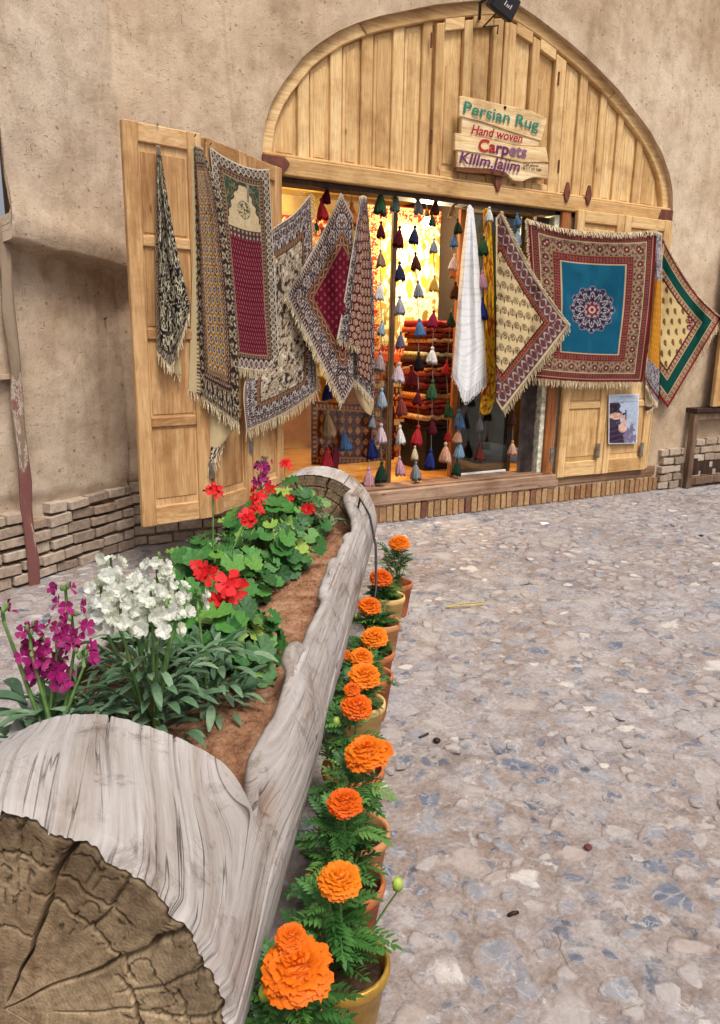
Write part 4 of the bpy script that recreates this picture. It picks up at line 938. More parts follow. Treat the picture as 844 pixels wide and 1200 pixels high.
# ================================================================== draped cloth
def cat(P, t):                                       # Catmull-Rom through rows of P (n, ...) at t in 0..1
    n = len(P); x = t*(n-1); i = np.clip(np.floor(x).astype(int), 0, n-2); f = x-i
    g = lambda k: P[np.clip(k, 0, n-1)]
    f = f.reshape((-1,)+(1,)*(P.ndim-1)); a, b, c, d = g(i-1), g(i), g(i+1), g(i+2)
    a = np.where((i == 0).reshape(f.shape), 2*b-c, a); d = np.where((i == n-2).reshape(f.shape), 2*c-b, d)
    return .5*((2*b)+(c-a)*f+(2*a-5*b+4*c-d)*f*f+(3*b-a-3*c+d)*f**3)
def net(ctrl, nu, nv):
    P = np.array(ctrl, float); A = cat(P, np.linspace(0, 1, nv)); return np.swapaxes(cat(np.swapaxes(A, 0, 1), np.linspace(0, 1, nu)), 0, 1)
def unproj(N):                                        # (px, py, Y) -> world
    x, y, Y_ = N[..., 0], N[..., 1], N[..., 2]
    d = FW+((x-CX)/FPX)[..., None]*RT-((y-CY)/FPX)[..., None]*UP
    return EYE+d*((Y_-EYE[1])/d[..., 1])[..., None]
LASTC = {}
def cloth(name, root, Wd, pat, uvw=(0, 1, 0, 1), thick=.005, mat=None):
    nv, nu = Wd.shape[:2]; U, V = np.meshgrid(np.linspace(uvw[0], uvw[1], nu), np.linspace(uvw[2], uvw[3], nv))
    c = pat(U, V)
    fc = grid_faces(nv, nu); mid = Wd[nv//3:nv//3+9, nu//4:-nu//4]; nn = np.cross(mid[:-1, 1:]-mid[:-1, :-1], mid[1:, :-1]-mid[:-1, :-1]).reshape(-1, 3).sum(0)
    if nn[1] > 0: fc = fc[:, ::-1]
    o = mk(name, Wd.reshape(-1, 3), fc, [mat or M_cloth, M_lining], root, smooth=True, colors=c.reshape(-1, 3))
    s = o.modifiers.new('thick', 'SOLIDIFY'); s.thickness = thick; s.offset = -1; s.material_offset = 1; s.material_offset_rim = 0
    LASTC[root.name] = o; return o
def fringe(root, edge, L=.05, step=.012, out=None, seed=0, mat=None, rad=.0032, droop=1.0):
    """knotted strands hanging from an edge polyline (world points); out = outward direction"""
    r_ = np.random.default_rng(seed); E = np.asarray(edge); s = np.concatenate([[0], np.cumsum(np.linalg.norm(np.diff(E, axis=0), axis=1))])
    mb = MB()
    for t in np.arange(0, s[-1], step):
        p = np.array([np.interp(t, s, E[:, k]) for k in range(3)]); p[1] += r_.normal(0, .002)
        d = np.array([0, 0, -1.0])*droop+(np.asarray(out) if out is not None else 0)+r_.normal(0, .16, 3); d /= np.linalg.norm(d)
        l_ = L*r_.uniform(.7, 1.15); d2 = d+np.array([0, 0, -.5])+r_.normal(0, .12, 3); d2 /= np.linalg.norm(d2)
        q = p+d*l_*.5; e = q+d2*l_*.5
        mb.tube([p-d*.006, q, e], [rad*.8, rad*1.1, rad*.9], 3, cap=False)
    o = mb.build('fringe', mat or M_fringe, LASTC.get(root.name, root), True); o['kind'] = 'stuff'; return o
def wob(N, amp=.012, fu=3, fv=4, seed=0):             # soft creases
    nv, nu = N.shape[:2]; U, V = np.meshgrid(np.linspace(0, 1, nu), np.linspace(0, 1, nv)); N[..., 2] += amp*3*(fbm(U*fu, V*fv, seed, 3)-.5)+amp*.7*np.sin(U*9+V*3+seed)*np.clip(V, .2, 1); return N
def rugroot(px, py, Y, label, name='hanging_rug', cat_='rug', grp='rugs hung on the shop front'):
    return empty(name, onY(px, py, Y), label, cat_, grp)
def folded(T, C1, B, fold, Y0, n=150, side=1, sag=6, depth=.05, seed=0):
    """square cloth hung by corner T: T-C1-B visible, the rest folded behind the vertical line px = fold (side=1: C1 to the right)"""
    T, C1, B = map(lambda p: np.array(p, float), (T, C1, B)); U, V = np.meshgrid(np.linspace(0, 1, n), np.linspace(0, 1, n))
    P = T+U[..., None]*(C1-T)+V[..., None]*(B-C1)
    s1 = np.sin(np.pi*U)*(1-V)**2; s2 = np.sin(np.pi*V)*U**3
    P[..., 1] += sag*s1; P[..., 0] -= side*sag*.35*s1
    dx = (P[..., 0]-fold)*side; Yd = np.full(U.shape, Y0, float)
    Yd += .040*np.cos(dx*.16+V*2.0)*np.clip(1.2-V, .25, 1)+.035*(fbm(U*4, V*4, seed, 3)-.5)
    bh = dx < 0
    P[..., 0] = np.where(bh, fold-dx*side*.22, P[..., 0]); Yd = np.where(bh, Y0+depth*(1-np.exp(dx/6.0))+.02-.03*0, Yd)
    Yd = np.where(~bh, Yd+(.03)*np.exp(-dx/5.0)*.3, Yd)
    return unproj(np.dstack([P, Yd]))
def grow(N, dpx): return N

# 1 black and cream drape on the outer door leaf
t = rugroot(185, 170, 4.42, 'narrow black and cream cloth knotted at its tip on the outer left door leaf', 'hanging_cloth', 'cloth')
N = net([[(183.5, 171, 4.42), (184.5, 170, 4.41), (185.5, 170, 4.41), (186.5, 171, 4.42), (187.5, 172, 4.43)],
         [(182.5, 230, 4.42), (186, 230, 4.38), (190, 230, 4.41), (192, 230, 4.38), (197, 232, 4.43)],
         [(182, 300, 4.42), (189, 300, 4.37), (195, 300, 4.42), (201, 300, 4.375), (209, 300, 4.43)],
         [(183, 360, 4.42), (190, 362, 4.36), (199, 360, 4.42), (210, 357, 4.37), (221.5, 352, 4.43)],
         [(184, 412, 4.42), (194, 424, 4.36), (202, 428, 4.41), (210, 405, 4.38), (222, 366, 4.43)]], 120, 200)
Wd = unproj(wob(N, .006)); cloth('cloth', t, Wd, pat_blackcream, (0, .75, 0, 1)); fringe(t, Wd[-1, :70], .06, .011, seed=1); fringe(t, Wd[-1, 85:], .05, .011, seed=2)
N = net([[(196, 395, 4.44), (206, 375, 4.42)], [(200, 428, 4.44), (211, 418, 4.42)], [(206, 440, 4.44), (213, 440, 4.42)]], 12, 20); Wd = unproj(N); cloth('lining', t, Wd, pat_cream); fringe(t, Wd[-1], .05, .01, seed=3)
# 2 gold rug with blue rosettes
t = rugroot(230, 168, 4.45, 'gold rug with blue rosettes hung left of the red prayer rug')
N = net([[(227, 172, 4.46), (229, 170, 4.45), (232, 171, 4.45), (235, 172, 4.46), (238, 174, 4.48)],
         [(229, 230, 4.46), (233, 230, 4.42), (241, 230, 4.45), (249, 231, 4.43), (258, 234, 4.48)],
         [(231, 310, 4.46), (238, 311, 4.42), (247, 312, 4.45), (258, 313, 4.43), (270, 315, 4.48)],
         [(233, 390, 4.46), (242, 392, 4.42), (254, 394, 4.45), (265, 396, 4.43), (278, 400, 4.48)],
         [(236, 466, 4.46), (246, 474, 4.42), (258, 483, 4.45), (269, 491, 4.43), (281, 499, 4.48)]], 150, 260)
Wd = unproj(wob(N, .006, seed=3)); cloth('cloth', t, Wd, pat_gold, (.08, .95, 0, 1)); fringe(t, Wd[-1], .055, .010, seed=4)
N = net([[(224, 172, 4.475), (229, 172, 4.46)], [(225.5, 300, 4.475), (232, 300, 4.46)], [(223, 400, 4.475), (235, 400, 4.46)], [(221, 458, 4.475), (236, 463, 4.46)]], 24, 120)
Wd = unproj(N); cloth('folded_edge', t, Wd, lambda U, V: (lambda c: (pc_(c, (U > .62) & (np.sin(V*260) > 0), (70, 56, 48)), c)[1])(pat_cream(U, V))); fringe(t, Wd[-1], .05, .01, seed=5)
N = net([[(241, 470, 4.50), (260, 480, 4.48), (277, 494, 4.50)], [(242, 510, 4.50), (258, 515, 4.47), (274, 505, 4.50)], [(241, 545, 4.50), (249, 543, 4.47), (262, 515, 4.50)]], 40, 40)
Wd = unproj(N); cloth('lining', t, Wd, lambda U, V: (lambda c: (pc_(c, (V > .66) & (U < .75), (58, 44, 44)), pc_(c, (V > .66) & (U < .75) & (np.abs(fbm(U*12, V*14, 3, 2)-.5) < .08), (206, 190, 160)), c)[2])(pat_cream(U, V))); fringe(t, Wd[-1], .07, .010, seed=6)
# 3 red prayer rug
t = rugroot(280, 182, 4.6, 'long burgundy prayer rug with cream niche hung on the left door')
N = net([[(246, 172, 4.50), (262, 183, 4.58), (282, 193, 4.68), (300, 198, 4.80), (315.5, 198, 4.90)],
         [(254, 240, 4.50), (269, 248, 4.59), (287, 255, 4.70), (303, 258, 4.81), (318.5, 258, 4.91)],
         [(262, 310, 4.51), (275, 314, 4.60), (291, 318, 4.71), (306, 319, 4.82), (322, 318, 4.92)],
         [(268, 372, 4.52), (280, 375, 4.61), (295, 378, 4.72), (309, 379, 4.83), (325, 379, 4.92)],
         [(273, 430, 4.53), (284, 432, 4.61), (298, 434, 4.72), (313, 435, 4.83), (328, 436, 4.92)]], 170, 340)
Wd = unproj(wob(N, .008, seed=5)); cloth('cloth', t, Wd, pat_prayer); fringe(t, Wd[-1], .06, .011, seed=7)
# 4 white floral rug behind
t = rugroot(345, 250, 4.98, 'large white and black floral rug sagging behind the burgundy rugs')
N = net([[(300, 286, 4.93), (322, 266, 4.97), (345, 250, 4.99), (364, 228, 5.0)],
         [(300, 345, 4.92), (325, 330, 4.96), (348, 315, 4.99), (367, 296, 5.02)],
         [(294, 418, 4.80), (322, 400, 4.94), (350, 385, 4.98), (369, 375, 5.02)],
         [(286, 458, 4.60), (316, 448, 4.80), (348, 432, 4.95), (370, 418, 5.02)],
         [(289, 504, 4.58), (317, 492, 4.78), (345, 477, 4.94), (372, 458, 5.01)]], 170, 240)
Wd = unproj(wob(N, .012, seed=6)); cloth('cloth', t, Wd, pat_whitefloral); fringe(t, Wd[-1], .07, .011, seed=8); fringe(t, Wd[:, -1], .04, .012, out=(1, 0, 0), seed=9, droop=.5)
# 5 burgundy square hung by its corner
t = rugroot(400, 228, 4.93, 'burgundy paisley square hung by a corner in front of the window')
Wd = folded((400, 226), (335, 345), (402, 474), 414, 4.90, 190, -1, 4, seed=4)
cloth('cloth', t, Wd, pat_burg); fringe(t, Wd[:, -1], .05, .011, out=(-.5, 0, 0), seed=10)
# 6 narrow rug with rosettes
t = rugroot(425, 230, 4.95, 'narrow dark red rosette rug with a pale folded edge by the window pole')
N = net([[(421, 231, 4.97), (424, 229, 4.96), (427, 229, 4.95), (430, 231, 4.97)], [(419, 290, 4.97), (424, 290, 4.92), (430, 290, 4.96), (435, 291, 4.98)],
         [(416, 350, 4.97), (423, 351, 4.91), (431, 352, 4.96), (438, 352, 4.98)], [(414, 405, 4.97), (422, 407, 4.91), (431, 408, 4.96), (439, 408, 4.98)],
         [(413, 443, 4.97), (421, 452, 4.91), (430, 462, 4.96), (438, 472, 4.98)]], 110, 230)
Wd = unproj(wob(N, .006, seed=8)); cloth('cloth', t, Wd, pat_round, (.0, .92, 0, 1)); fringe(t, Wd[-1], .05, .011, seed=11)
N = net([[(424, 230, 4.90), (426, 230, 4.91)], [(412, 300, 4.88), (424, 300, 4.90)], [(402, 360, 4.87), (423, 362, 4.89)], [(395, 397, 4.87), (422, 408, 4.88)]], 50, 130)
Wd = unproj(N); cloth('flap', t, Wd, pat_round, (0, .5, 0, .7)); fringe(t, Wd[-1], .05, .011, seed=12)
N = net([[(414, 446, 4.985), (427, 455, 4.97), (438, 474, 4.985)], [(417, 462, 4.985), (428, 472, 4.96), (437, 480, 4.985)], [(423, 476, 4.985), (429, 483, 4.97), (435, 487, 4.985)]], 24, 24); cloth('lining', t, unproj(N), pat_cream)
# 7 white cloth
t = rugroot(550, 242, 5.0, 'plain white cloth hung by a corner in the doorway', 'hanging_cloth', 'cloth')
N = net([[(548, 243, 5.02), (549, 241, 5.0), (551, 240, 5.0), (553, 242, 5.0), (555, 245, 5.02)],
         [(541, 300, 5.02), (546, 300, 4.97), (551, 300, 5.0), (556, 300, 4.97), (561, 302, 5.03)],
         [(536, 360, 5.02), (542, 361, 4.96), (550, 362, 5.0), (558, 362, 4.96), (566, 362, 5.03)],
         [(532, 415, 5.02), (540, 425, 4.96), (550, 425, 5.0), (560, 418, 4.96), (569, 412, 5.03)],
         [(530, 440, 5.02), (537, 452, 4.96), (545, 471, 5.0), (557, 462, 4.96), (571, 450, 5.03)]], 90, 160)
Wd = unproj(wob(N, .008, seed=9)); cloth('cloth', t, Wd, pat_white); fringe(t, Wd[-1], .025, .012, seed=13, mat=M_white, rad=.002)
# 8 yellow scarf
t = rugroot(571, 245, 5.06, 'bright yellow printed scarf hanging beside the white cloth', 'hanging_cloth', 'cloth')
N = net([[(566, 247, 5.09), (569, 244, 5.07), (572, 244, 5.08), (575, 248, 5.09)], [(567, 310, 5.09), (571, 310, 5.05), (575, 310, 5.08), (578, 310, 5.09)], [(568, 390, 5.09), (572, 391, 5.05), (576, 392, 5.08), (580, 392, 5.09)],
         [(565, 450, 5.09), (571, 452, 5.05), (576, 453, 5.08), (581, 450, 5.09)], [(562, 483, 5.09), (567, 486, 5.05), (574, 484, 5.07), (580, 470, 5.09)]], 60, 200)
cloth('cloth', t, unproj(wob(N, .01, 5, 8, 3)), pat_yellow)
# 9 cream tree-motif square
t = rugroot(588, 250, 4.86, 'cream square with rows of cone trees and plum border hung by a corner')
Wd = folded((587, 248), (667, 381), (589, 482), 581.5, 4.84, 190, 1, 7, seed=14); cloth('cloth', t, Wd, pat_tree); fringe(t, Wd[:, -1], .06, .011, out=(.5, 0, 0), seed=14); fringe(t, Wd[0, :], .022, .010, out=(.8, -.2, .3), seed=15, droop=.3, rad=.005)
# 10 teal medallion rug
t = rugroot(690, 265, 4.93, 'big teal rug with round medallion hung on the right door')
N = net([[(618, 257, 4.97), (655, 267, 4.95), (695, 272, 4.94), (735, 273, 4.93), (770, 270, 4.93)], [(621, 305, 4.97), (657, 314, 4.94), (695, 318, 4.94), (734, 319, 4.92), (767, 318, 4.93)],
         [(624, 352, 4.96), (658, 359, 4.93), (694, 363, 4.94), (731, 364, 4.91), (763, 364, 4.92)], [(625, 400, 4.95), (657, 404, 4.92), (692, 407, 4.93), (726, 408, 4.90), (758, 408, 4.91)],
         [(625, 443, 4.94), (656, 446, 4.91), (689, 448, 4.92), (722, 448, 4.89), (753, 448, 4.90)]], 230, 250)
N = wob(N, .022, 3, 3, seed=12); _u = np.linspace(0, 1, 230)[None]; _v = np.linspace(0, 1, 250)[:, None]; N[..., 2] += .014*np.sin(_u*16+_v*2.5)*np.exp(-_v*2.2)+.012*np.sin(_u*7-_v*5)
Wd = unproj(N); cloth('cloth', t, Wd, pat_teal); fringe(t, Wd[-1], .06, .011, seed=16); fringe(t, Wd[0], .05, .010, out=(0, -.5, 0), seed=17); fringe(t, Wd[:90, 0], .03, .012, out=(-1, 0, 0), seed=18, droop=.4)
# 11 narrow amber cloth
t = rugroot(772, 275, 4.98, 'narrow amber and grey printed cloth between the teal and green rugs', 'hanging_cloth', 'cloth')
N = net([[(768, 273, 4.98), (771, 272, 4.96), (776, 274, 4.98)], [(766, 330, 4.98), (771, 331, 4.95), (776, 332, 4.99)], [(762, 390, 4.98), (768, 392, 4.95), (775, 394, 4.99)], [(757, 430, 4.98), (765, 440, 4.95), (775, 452, 4.99)], [(757, 450, 4.98), (763, 462, 4.95), (771, 474, 4.99)]], 60, 200)
Wd = unproj(wob(N, .006, seed=15)); cloth('cloth', t, Wd, pat_amber); fringe(t, Wd[-1], .05, .010, seed=19)
N = net([[(757, 448, 4.995), (765, 452, 4.99), (774, 458, 5.0)], [(756, 465, 4.995), (764, 470, 4.98), (772, 470, 5.0)], [(757, 482, 4.995), (762, 480, 4.98), (771, 470, 5.0)]], 20, 30); Wd = unproj(N); cloth('lining', t, Wd, lambda U, V: (lambda c: (pc_(c, V > .82, (90, 40, 50)), c)[1])(pat_cream(U, V)*1.05)); fringe(t, Wd[-1], .04, .010, seed=20)
# 12 green square
t = rugroot(778, 282, 5.0, 'green bordered paisley square hung by a corner at the far right')
Wd = folded((777, 280), (845, 373), (783, 478), 773.5, 4.97, 190, 1, 8, seed=24); cloth('cloth', t, Wd, pat_green); fringe(t, Wd[:, -1], .06, .011, out=(.5, 0, 0), seed=21); fringe(t, Wd[0, :], .02, .010, out=(.8, -.2, .3), seed=22, droop=.3, rad=.005)

# ================================================================== carpets and stock inside the shop
def inner(name, label, ctrl, pat, nu, nv, fr=True, cat_='carpet'):
    t = empty(name, onY(*ctrl[0][0]), label, cat_, 'carpets inside the shop'); Wd = unproj(wob(net(ctrl, nu, nv), .01, seed=nu)); cloth('cloth', t, Wd, pat)
    if fr: fringe(t, Wd[-1], .05, .014, seed=nu)
    return t
inner('wall_carpet', 'brightly lit cream and gold carpet with red border deep in the shop', [[(428, 238, 6.55), (480, 243, 6.55), (545, 250, 6.55)], [(430, 330, 6.55), (480, 332, 6.53), (545, 335, 6.55)], [(432, 420, 6.55), (480, 420, 6.52), (545, 416, 6.55)]], pat_carpet, 150, 190)
inner('wall_carpet', 'red striped kilim hanging in the shade under the cream carpet', [[(425, 415, 6.45), (460, 416, 6.42), (498, 417, 6.45)], [(425, 545, 6.45), (460, 545, 6.40), (498, 543, 6.45)]], pat_redkilim, 90, 110, False)
inner('wall_carpet', 'dark red diamond rug shown low behind the window pane', [[(365, 470, 6.3), (410, 473, 6.28), (462, 476, 6.3)], [(365, 545, 6.3), (410, 545, 6.25), (462, 545, 6.3)]], pat_darkrug, 120, 90)
inner('wall_carpet', 'orange red carpet hanging in the left of the shop behind the drapes', [[(318, 250, 6.9), (365, 255, 6.9), (432, 262, 6.9)], [(318, 440, 6.9), (365, 442, 6.88), (432, 445, 6.9)]], pat_redkilim, 90, 120, False)
for lab, a_, b_, y0, y1 in (('narrow orange and black kilim strip hanging left of the rug pile', 451, 459, 430, 512), ('narrow red woven strip hanging near the black chest', 474, 481, 436, 540), ('yellow and red woven strip hanging at the shop back left', 440, 446, 428, 520)):
    inner('woven_strip', lab, [[(a_, y0, 6.1), ((a_+b_)/2, y0, 6.09), (b_, y0, 6.1)], [(a_, y1, 6.1), ((a_+b_)/2, y1+2, 6.08), (b_, y1, 6.1)]], pat_redkilim if a_ != 451 else pat_darkrug, 30, 120)
# orange banner strip
bn = onY(470, 425, 6.0); N = net([[(434, 412, 6.2), (455, 414, 6.18), (478, 415, 6.2)], [(434, 422, 6.2), (455, 424, 6.18), (478, 428, 6.2)]], 40, 12)
o = mk('woven_band', unproj(N).reshape(-1, 3), grid_faces(12, 40), mat_plain('orange_band', (226, 84, 30), .8, .1)); tag(o, 'orange woven band strung across the shop under the cream carpet', 'band'); s_ = o.modifiers.new('thick', 'SOLIDIFY'); s_.thickness = .004
# stack of folded rugs on a dark chest
ch0 = onY(497, 560, 5.62); ch1 = onY(527, 560, 5.62); x0, x1 = float(ch0[0]), float(ch1[0])
chest = empty('display_chest', ((x0+x1)/2, 5.75, .279), 'black chest carrying the pile of folded rugs', 'chest')
bbox('body', x0, x1, 5.62, 6.05, .281, .66, M_black, chest, .01); bbox('lid', x0-.01, x1+.01, 5.61, 6.06, .661, .69, M_black, chest, .006)
rc = [(96, 40, 36), (186, 146, 104), (70, 34, 32), (130, 60, 46), (206, 182, 142), (56, 36, 34), (164, 110, 66), (104, 34, 36), (176, 138, 98), (64, 42, 38)]
zz_ = .692; r_ = random.Random(5); k = 0
ztop = float(onY(510, 378, 5.62)[2])
ordn = ['lowest', 'second', 'third', 'fourth', 'fifth', 'sixth', 'seventh', 'eighth', 'ninth', 'tenth', 'eleventh', 'twelfth', 'thirteenth', 'fourteenth', 'fifteenth', 'sixteenth', 'seventeenth', 'eighteenth', 'nineteenth', 'twentieth', 'twenty-first', 'twenty-second', 'twenty-third', 'twenty-fourth', 'twenty-fifth', 'twenty-sixth', 'twenty-seventh', 'twenty-eighth', 'twenty-ninth', 'thirtieth', 'topmost']
M_rug = {}
while zz_ < ztop-.03:
    h = r_.uniform(.03, .06); cc = r_.choice(rc); a_ = x0-.03+r_.uniform(-.03, .05); b_ = x1+.02+r_.uniform(-.06, .02); n = 14
    if cc not in M_rug: M_rug[cc] = mat_plain('folded_wool', cc, .95, .05, var=.45, scale=55, bs=.3)
    prof = []
    for j in range(9): an = -math.pi/2+math.pi*j/8; prof.append((-.02*math.cos(an), math.sin(an)*h*.46+h/2))
    V = []; F = []
    for i in range(n+1):
        x = a_+(b_-a_)*i/n; sagz = .006*math.sin(i*1.3+k)
        for (yy, z2) in prof: V.append((x, 5.63+yy+.01*math.sin(k*3+i*.7), zz_+z2+sagz))
        V.append((x, 6.0, zz_+h*.95+sagz)); V.append((x, 6.0, zz_+.03*h+sagz))
    m_ = 11; F = [(i*m_+j, (i+1)*m_+j, (i+1)*m_+(j+1) % m_, i*m_+(j+1) % m_) for i in range(n) for j in range(m_)]+[tuple(range(m_)), tuple(range(n*m_+m_-1, n*m_-1, -1))]
    o = mk('folded_rug', V, F, M_rug[cc], smooth=True); tag(o, ('%s folded rug counted up from the black chest' % ordn[min(k, 30)]), 'rug', 'pile of folded rugs'); zz_ += h; k += 1

# ================================================================== tassel garlands
def tassel_mesh(seed):
    r_ = np.random.default_rng(seed); n = 30; prof = [(.0, 1.0), (.06, .985), (.10, .93), (.095, .86), (.06, .81), (.10, .75), (.17, .56), (.225, .33), (.265, .12), (.28, 0)]
    V = []; F = []; sk = r_.normal(0, .09, n); sl_ = r_.uniform(-.16, .10, n)
    for j, (q, z) in enumerate(prof):
        for k in range(n):
            a_ = 2*math.pi*k/n; f = 1+((.0, .26, -.24)[k % 3]+sk[k])*(j >= 6)*(1 if j > 6 else .6); V.append((q*f*math.cos(a_), q*f*math.sin(a_), z-1+(sl_[k] if j >= 9 else (sl_[k]*.4 if j == 8 else 0))))
    for j in range(len(prof)-1):
        for k in range(n): F.append((j*n+k, (j+1)*n+k, (j+1)*n+(k+1) % n, j*n+(k+1) % n))
    b = (len(prof)-1)*n; V.append((0, 0, -.95)); F += [(b+k, len(V)-1, b+(k+1) % n) for k in range(n)]
    return mesh('tassel', V, F, M_fringe, smooth=True)
TM = [tassel_mesh(i) for i in range(4)]; TC = {}
def mat_wool(c):
    m, n, l, b = newmat('wool'); setb(b, .95, .05); t = noise(n, l, mapping(n, l, coords(n), (26, 26, 2.5)), 1, 4, .7)
    r_ = ramp(n, [(.3, np.clip(c*.5, 0, 255)), (.52, c), (.75, np.clip(c*1.22, 0, 255))]); l.new(t.outputs[0], r_.inputs[0]); l.new(r_.outputs[0], b.inputs['Base Color']); bump(n, l, b, t.outputs[0], .8, .01); return m
def tcol(c):
    if c not in TC: cq = np.array(c, float); cq = cq*.8+cq.mean()*.2; TC[c] = mat_wool(cq*.94)
    return TC[c]
g = dict(green=(54, 92, 58), maroon=(96, 22, 34), taupe=(158, 122, 96), white=(226, 220, 214), ltblue=(150, 172, 186), graypink=(172, 146, 142), lilac=(166, 160, 176), navy=(48, 50, 84), brown=(92, 46, 34), pink=(214, 150, 166), ppink=(214, 186, 194), dgreen=(34, 62, 44), gray=(142, 146, 152), blue=(80, 122, 176), black=(36, 30, 32), red=(190, 34, 44), cream=(224, 204, 158), gold=(214, 158, 44), crimson=(160, 26, 56), dblue=(38, 46, 120), tan=(190, 150, 106), orange=(222, 110, 40), peach=(222, 162, 128), ggreen=(120, 142, 122), purple=(106, 96, 124), redbrown=(150, 62, 54), skyblue=(120, 160, 196))
def garland(label, items, Y, cordc=(150, 130, 110), top=None):
    """items: (px, py top, py bottom, colour)"""
    y0 = top if top is not None else 175+.163*(items[0][0]-306)+26
    p0 = onY(items[0][0], y0, Y); t = empty('tassel_garland', p0, label, 'garland', 'tassel garlands in the shop front')
    pts_ = [p0]
    for k, (px, a_, b_, cn) in enumerate(items):
        px += random.uniform(-1.0, 1.0); Yj = Y+random.uniform(-.02, .02); P = onY(px, a_, Yj); Q = onY(px, b_, Yj); L = abs(P[2]-Q[2]); pts_ += [P]
        Mx = Matrix.Translation(Vector(P)) @ Matrix.Rotation(random.uniform(-.13, .13), 4, 'Y') @ Matrix.Rotation(random.random()*6, 4, 'Z') @ Matrix.Diagonal((L*random.uniform(.8, 1.15), L*.9, L, 1))
        share('tassel', TM[k % 4], t, Mx, tcol(g[cn]))
        pts_ += [Q+np.array([0, .01, 0])] if k < len(items)-1 else []
    MB().tube(pts_, .0035, 4, cap=False).build('cord', tcol(cordc), t, False)
    return t
garland('string with a green tassel on top and a dark green one at its foot', [(447, 222, 250, 'green'), (447, 259, 278, 'maroon'), (447, 292, 312, 'taupe'), (447, 330, 351, 'white'), (447, 375, 392, 'ltblue'), (447, 411, 434, 'graypink'), (447.5, 454, 477, 'ltblue'), (447.5, 496, 519, 'ppink'), (448, 540, 563, 'dgreen')], 5.16)
garland('string with a gold tassel and a crimson one below it mid doorway', [(511, 231, 251, 'brown'), (506, 249, 264, 'green'), (509, 279, 296, 'gray'), (509, 322, 341, 'gold'), (509, 363, 383, 'crimson'), (508, 406, 425, 'white'), (508, 445, 467, 'green'), (507, 489, 508, 'maroon'), (506, 526, 547, 'dblue')], 5.16)
garland('string ending in a pink tassel under two white ones', [(465, 225, 247, 'ggreen'), (469, 264, 289, 'maroon'), (469, 306, 328, 'navy'), (469, 346, 368, 'lilac'), (469, 388, 407, 'purple'), (469, 424, 447, 'ppink'), (470, 463, 486, 'redbrown'), (469.5, 498, 520, 'white'), (469, 534, 556, 'pink')], 5.16)
garland('string ending in cream and grey tassels left of the chest', [(489, 229, 250, 'gray'), (487, 264, 285, 'navy'), (487, 295, 316, 'brown'), (489, 328, 348, 'gray'), (492, 373, 393, 'blue'), (490, 412, 433, 'black'), (490, 456, 474, 'maroon'), (490, 498, 520, 'red'), (486, 522, 538, 'cream'), (488, 540, 561, 'gray')], 5.17)
garland('string with blue, pink and orange tassels along the brown door stile', [(532, 237, 254, 'tan'), (537, 256, 273, 'dgreen'), (532, 271, 289, 'blue'), (534, 297, 316, 'ppink'), (532, 313, 325, 'orange'), (533, 330, 349, 'brown'), (529, 366, 382, 'dgreen'), (525, 422, 438, 'red'), (525, 470, 488, 'green'), (525, 504, 516, 'red'), (523, 518, 541, 'peach')], 5.19)
garland('short string of blue and peach tassels below the white cloth', [(538.5, 479, 501, 'blue'), (538, 502, 518, 'peach'), (539, 515, 536, 'skyblue'), (537, 537, 556, 'dgreen')], 5.2, top=420)
garland('string with grey and reddish tassels over the dark glass door', [(565, 461, 477, 'gray'), (562, 486, 504, 'gray'), (562, 519, 538, 'redbrown')], 5.2, top=430)
garland('string with a brown and a peach tassel by the grille', [(602, 481, 497, 'brown'), (601, 516, 532, 'peach')], 5.1, top=430)
garland('string with a beige and a red tassel inside the left window', [(382, 448, 467, 'dblue'), (383, 480, 511, 'tan'), (384, 523, 547, 'red'), (386, 547, 568, 'purple')], 5.23, top=430)
garland('string of two blue tassels over a pink one near the pole', [(437, 486, 501, 'gray'), (435, 514, 536, 'dblue'), (432.5, 547, 570, 'pink')], 5.22, top=470)
garland('string with one blue tassel just left of the thin pole', [(403, 504, 527, 'blue')], 5.22, top=470)
garland('red and maroon tassels in the upper left of the opening', [(384, 218, 238, 'maroon'), (377, 232, 256, 'red'), (372, 258, 270, 'dgreen')], 5.2)
garland('single navy tassel between the burgundy and rosette rugs', [(405, 240, 260, 'dblue')], 5.15)
garland('orange tassels between the burgundy and rosette rugs', [(413, 236, 262, 'orange'), (412, 262, 300, 'gold')], 5.2)
garland('white, green, pink and blue tassels before the yellow scarf', [(573, 242, 259, 'white'), (568, 276, 298, 'green'), (566.5, 316, 338, 'pink'), (565, 348, 373, 'dblue')], 5.03)
garland('two blue pom tassels beside the corner of the teal rug', [(607, 249, 264, 'blue'), (608.5, 267, 288, 'ltblue')], 5.06)
garland('large gold tassel topped by a dark one under the cream carpet', [(461, 424, 437, 'gold'), (482, 428, 452, 'maroon')], 5.4, top=410)
# maroon cut-out figure hung in the window
fg_ = empty('felt_figure', onY(393, 525, 5.21), 'maroon felt shape hanging inside the window near the log', 'ornament')
pl = [(391, 526), (397, 526), (398, 540), (396, 548), (402, 556), (405, 566), (402, 571), (396, 570), (393, 563), (386, 566), (379, 567), (377, 561), (381, 556), (388, 553), (389, 545)]
prism('felt', [(float(onY(*p, 5.21)[0]), float(onY(*p, 5.21)[2])) for p in pl], 5.205, 5.22, tcol(g['maroon']), fg_, .003)
MB().tube([onY(394, 526, 5.212), onY(394, 470, 5.212)], .003, 4).build('cord', tcol((96, 80, 70)), fg_)
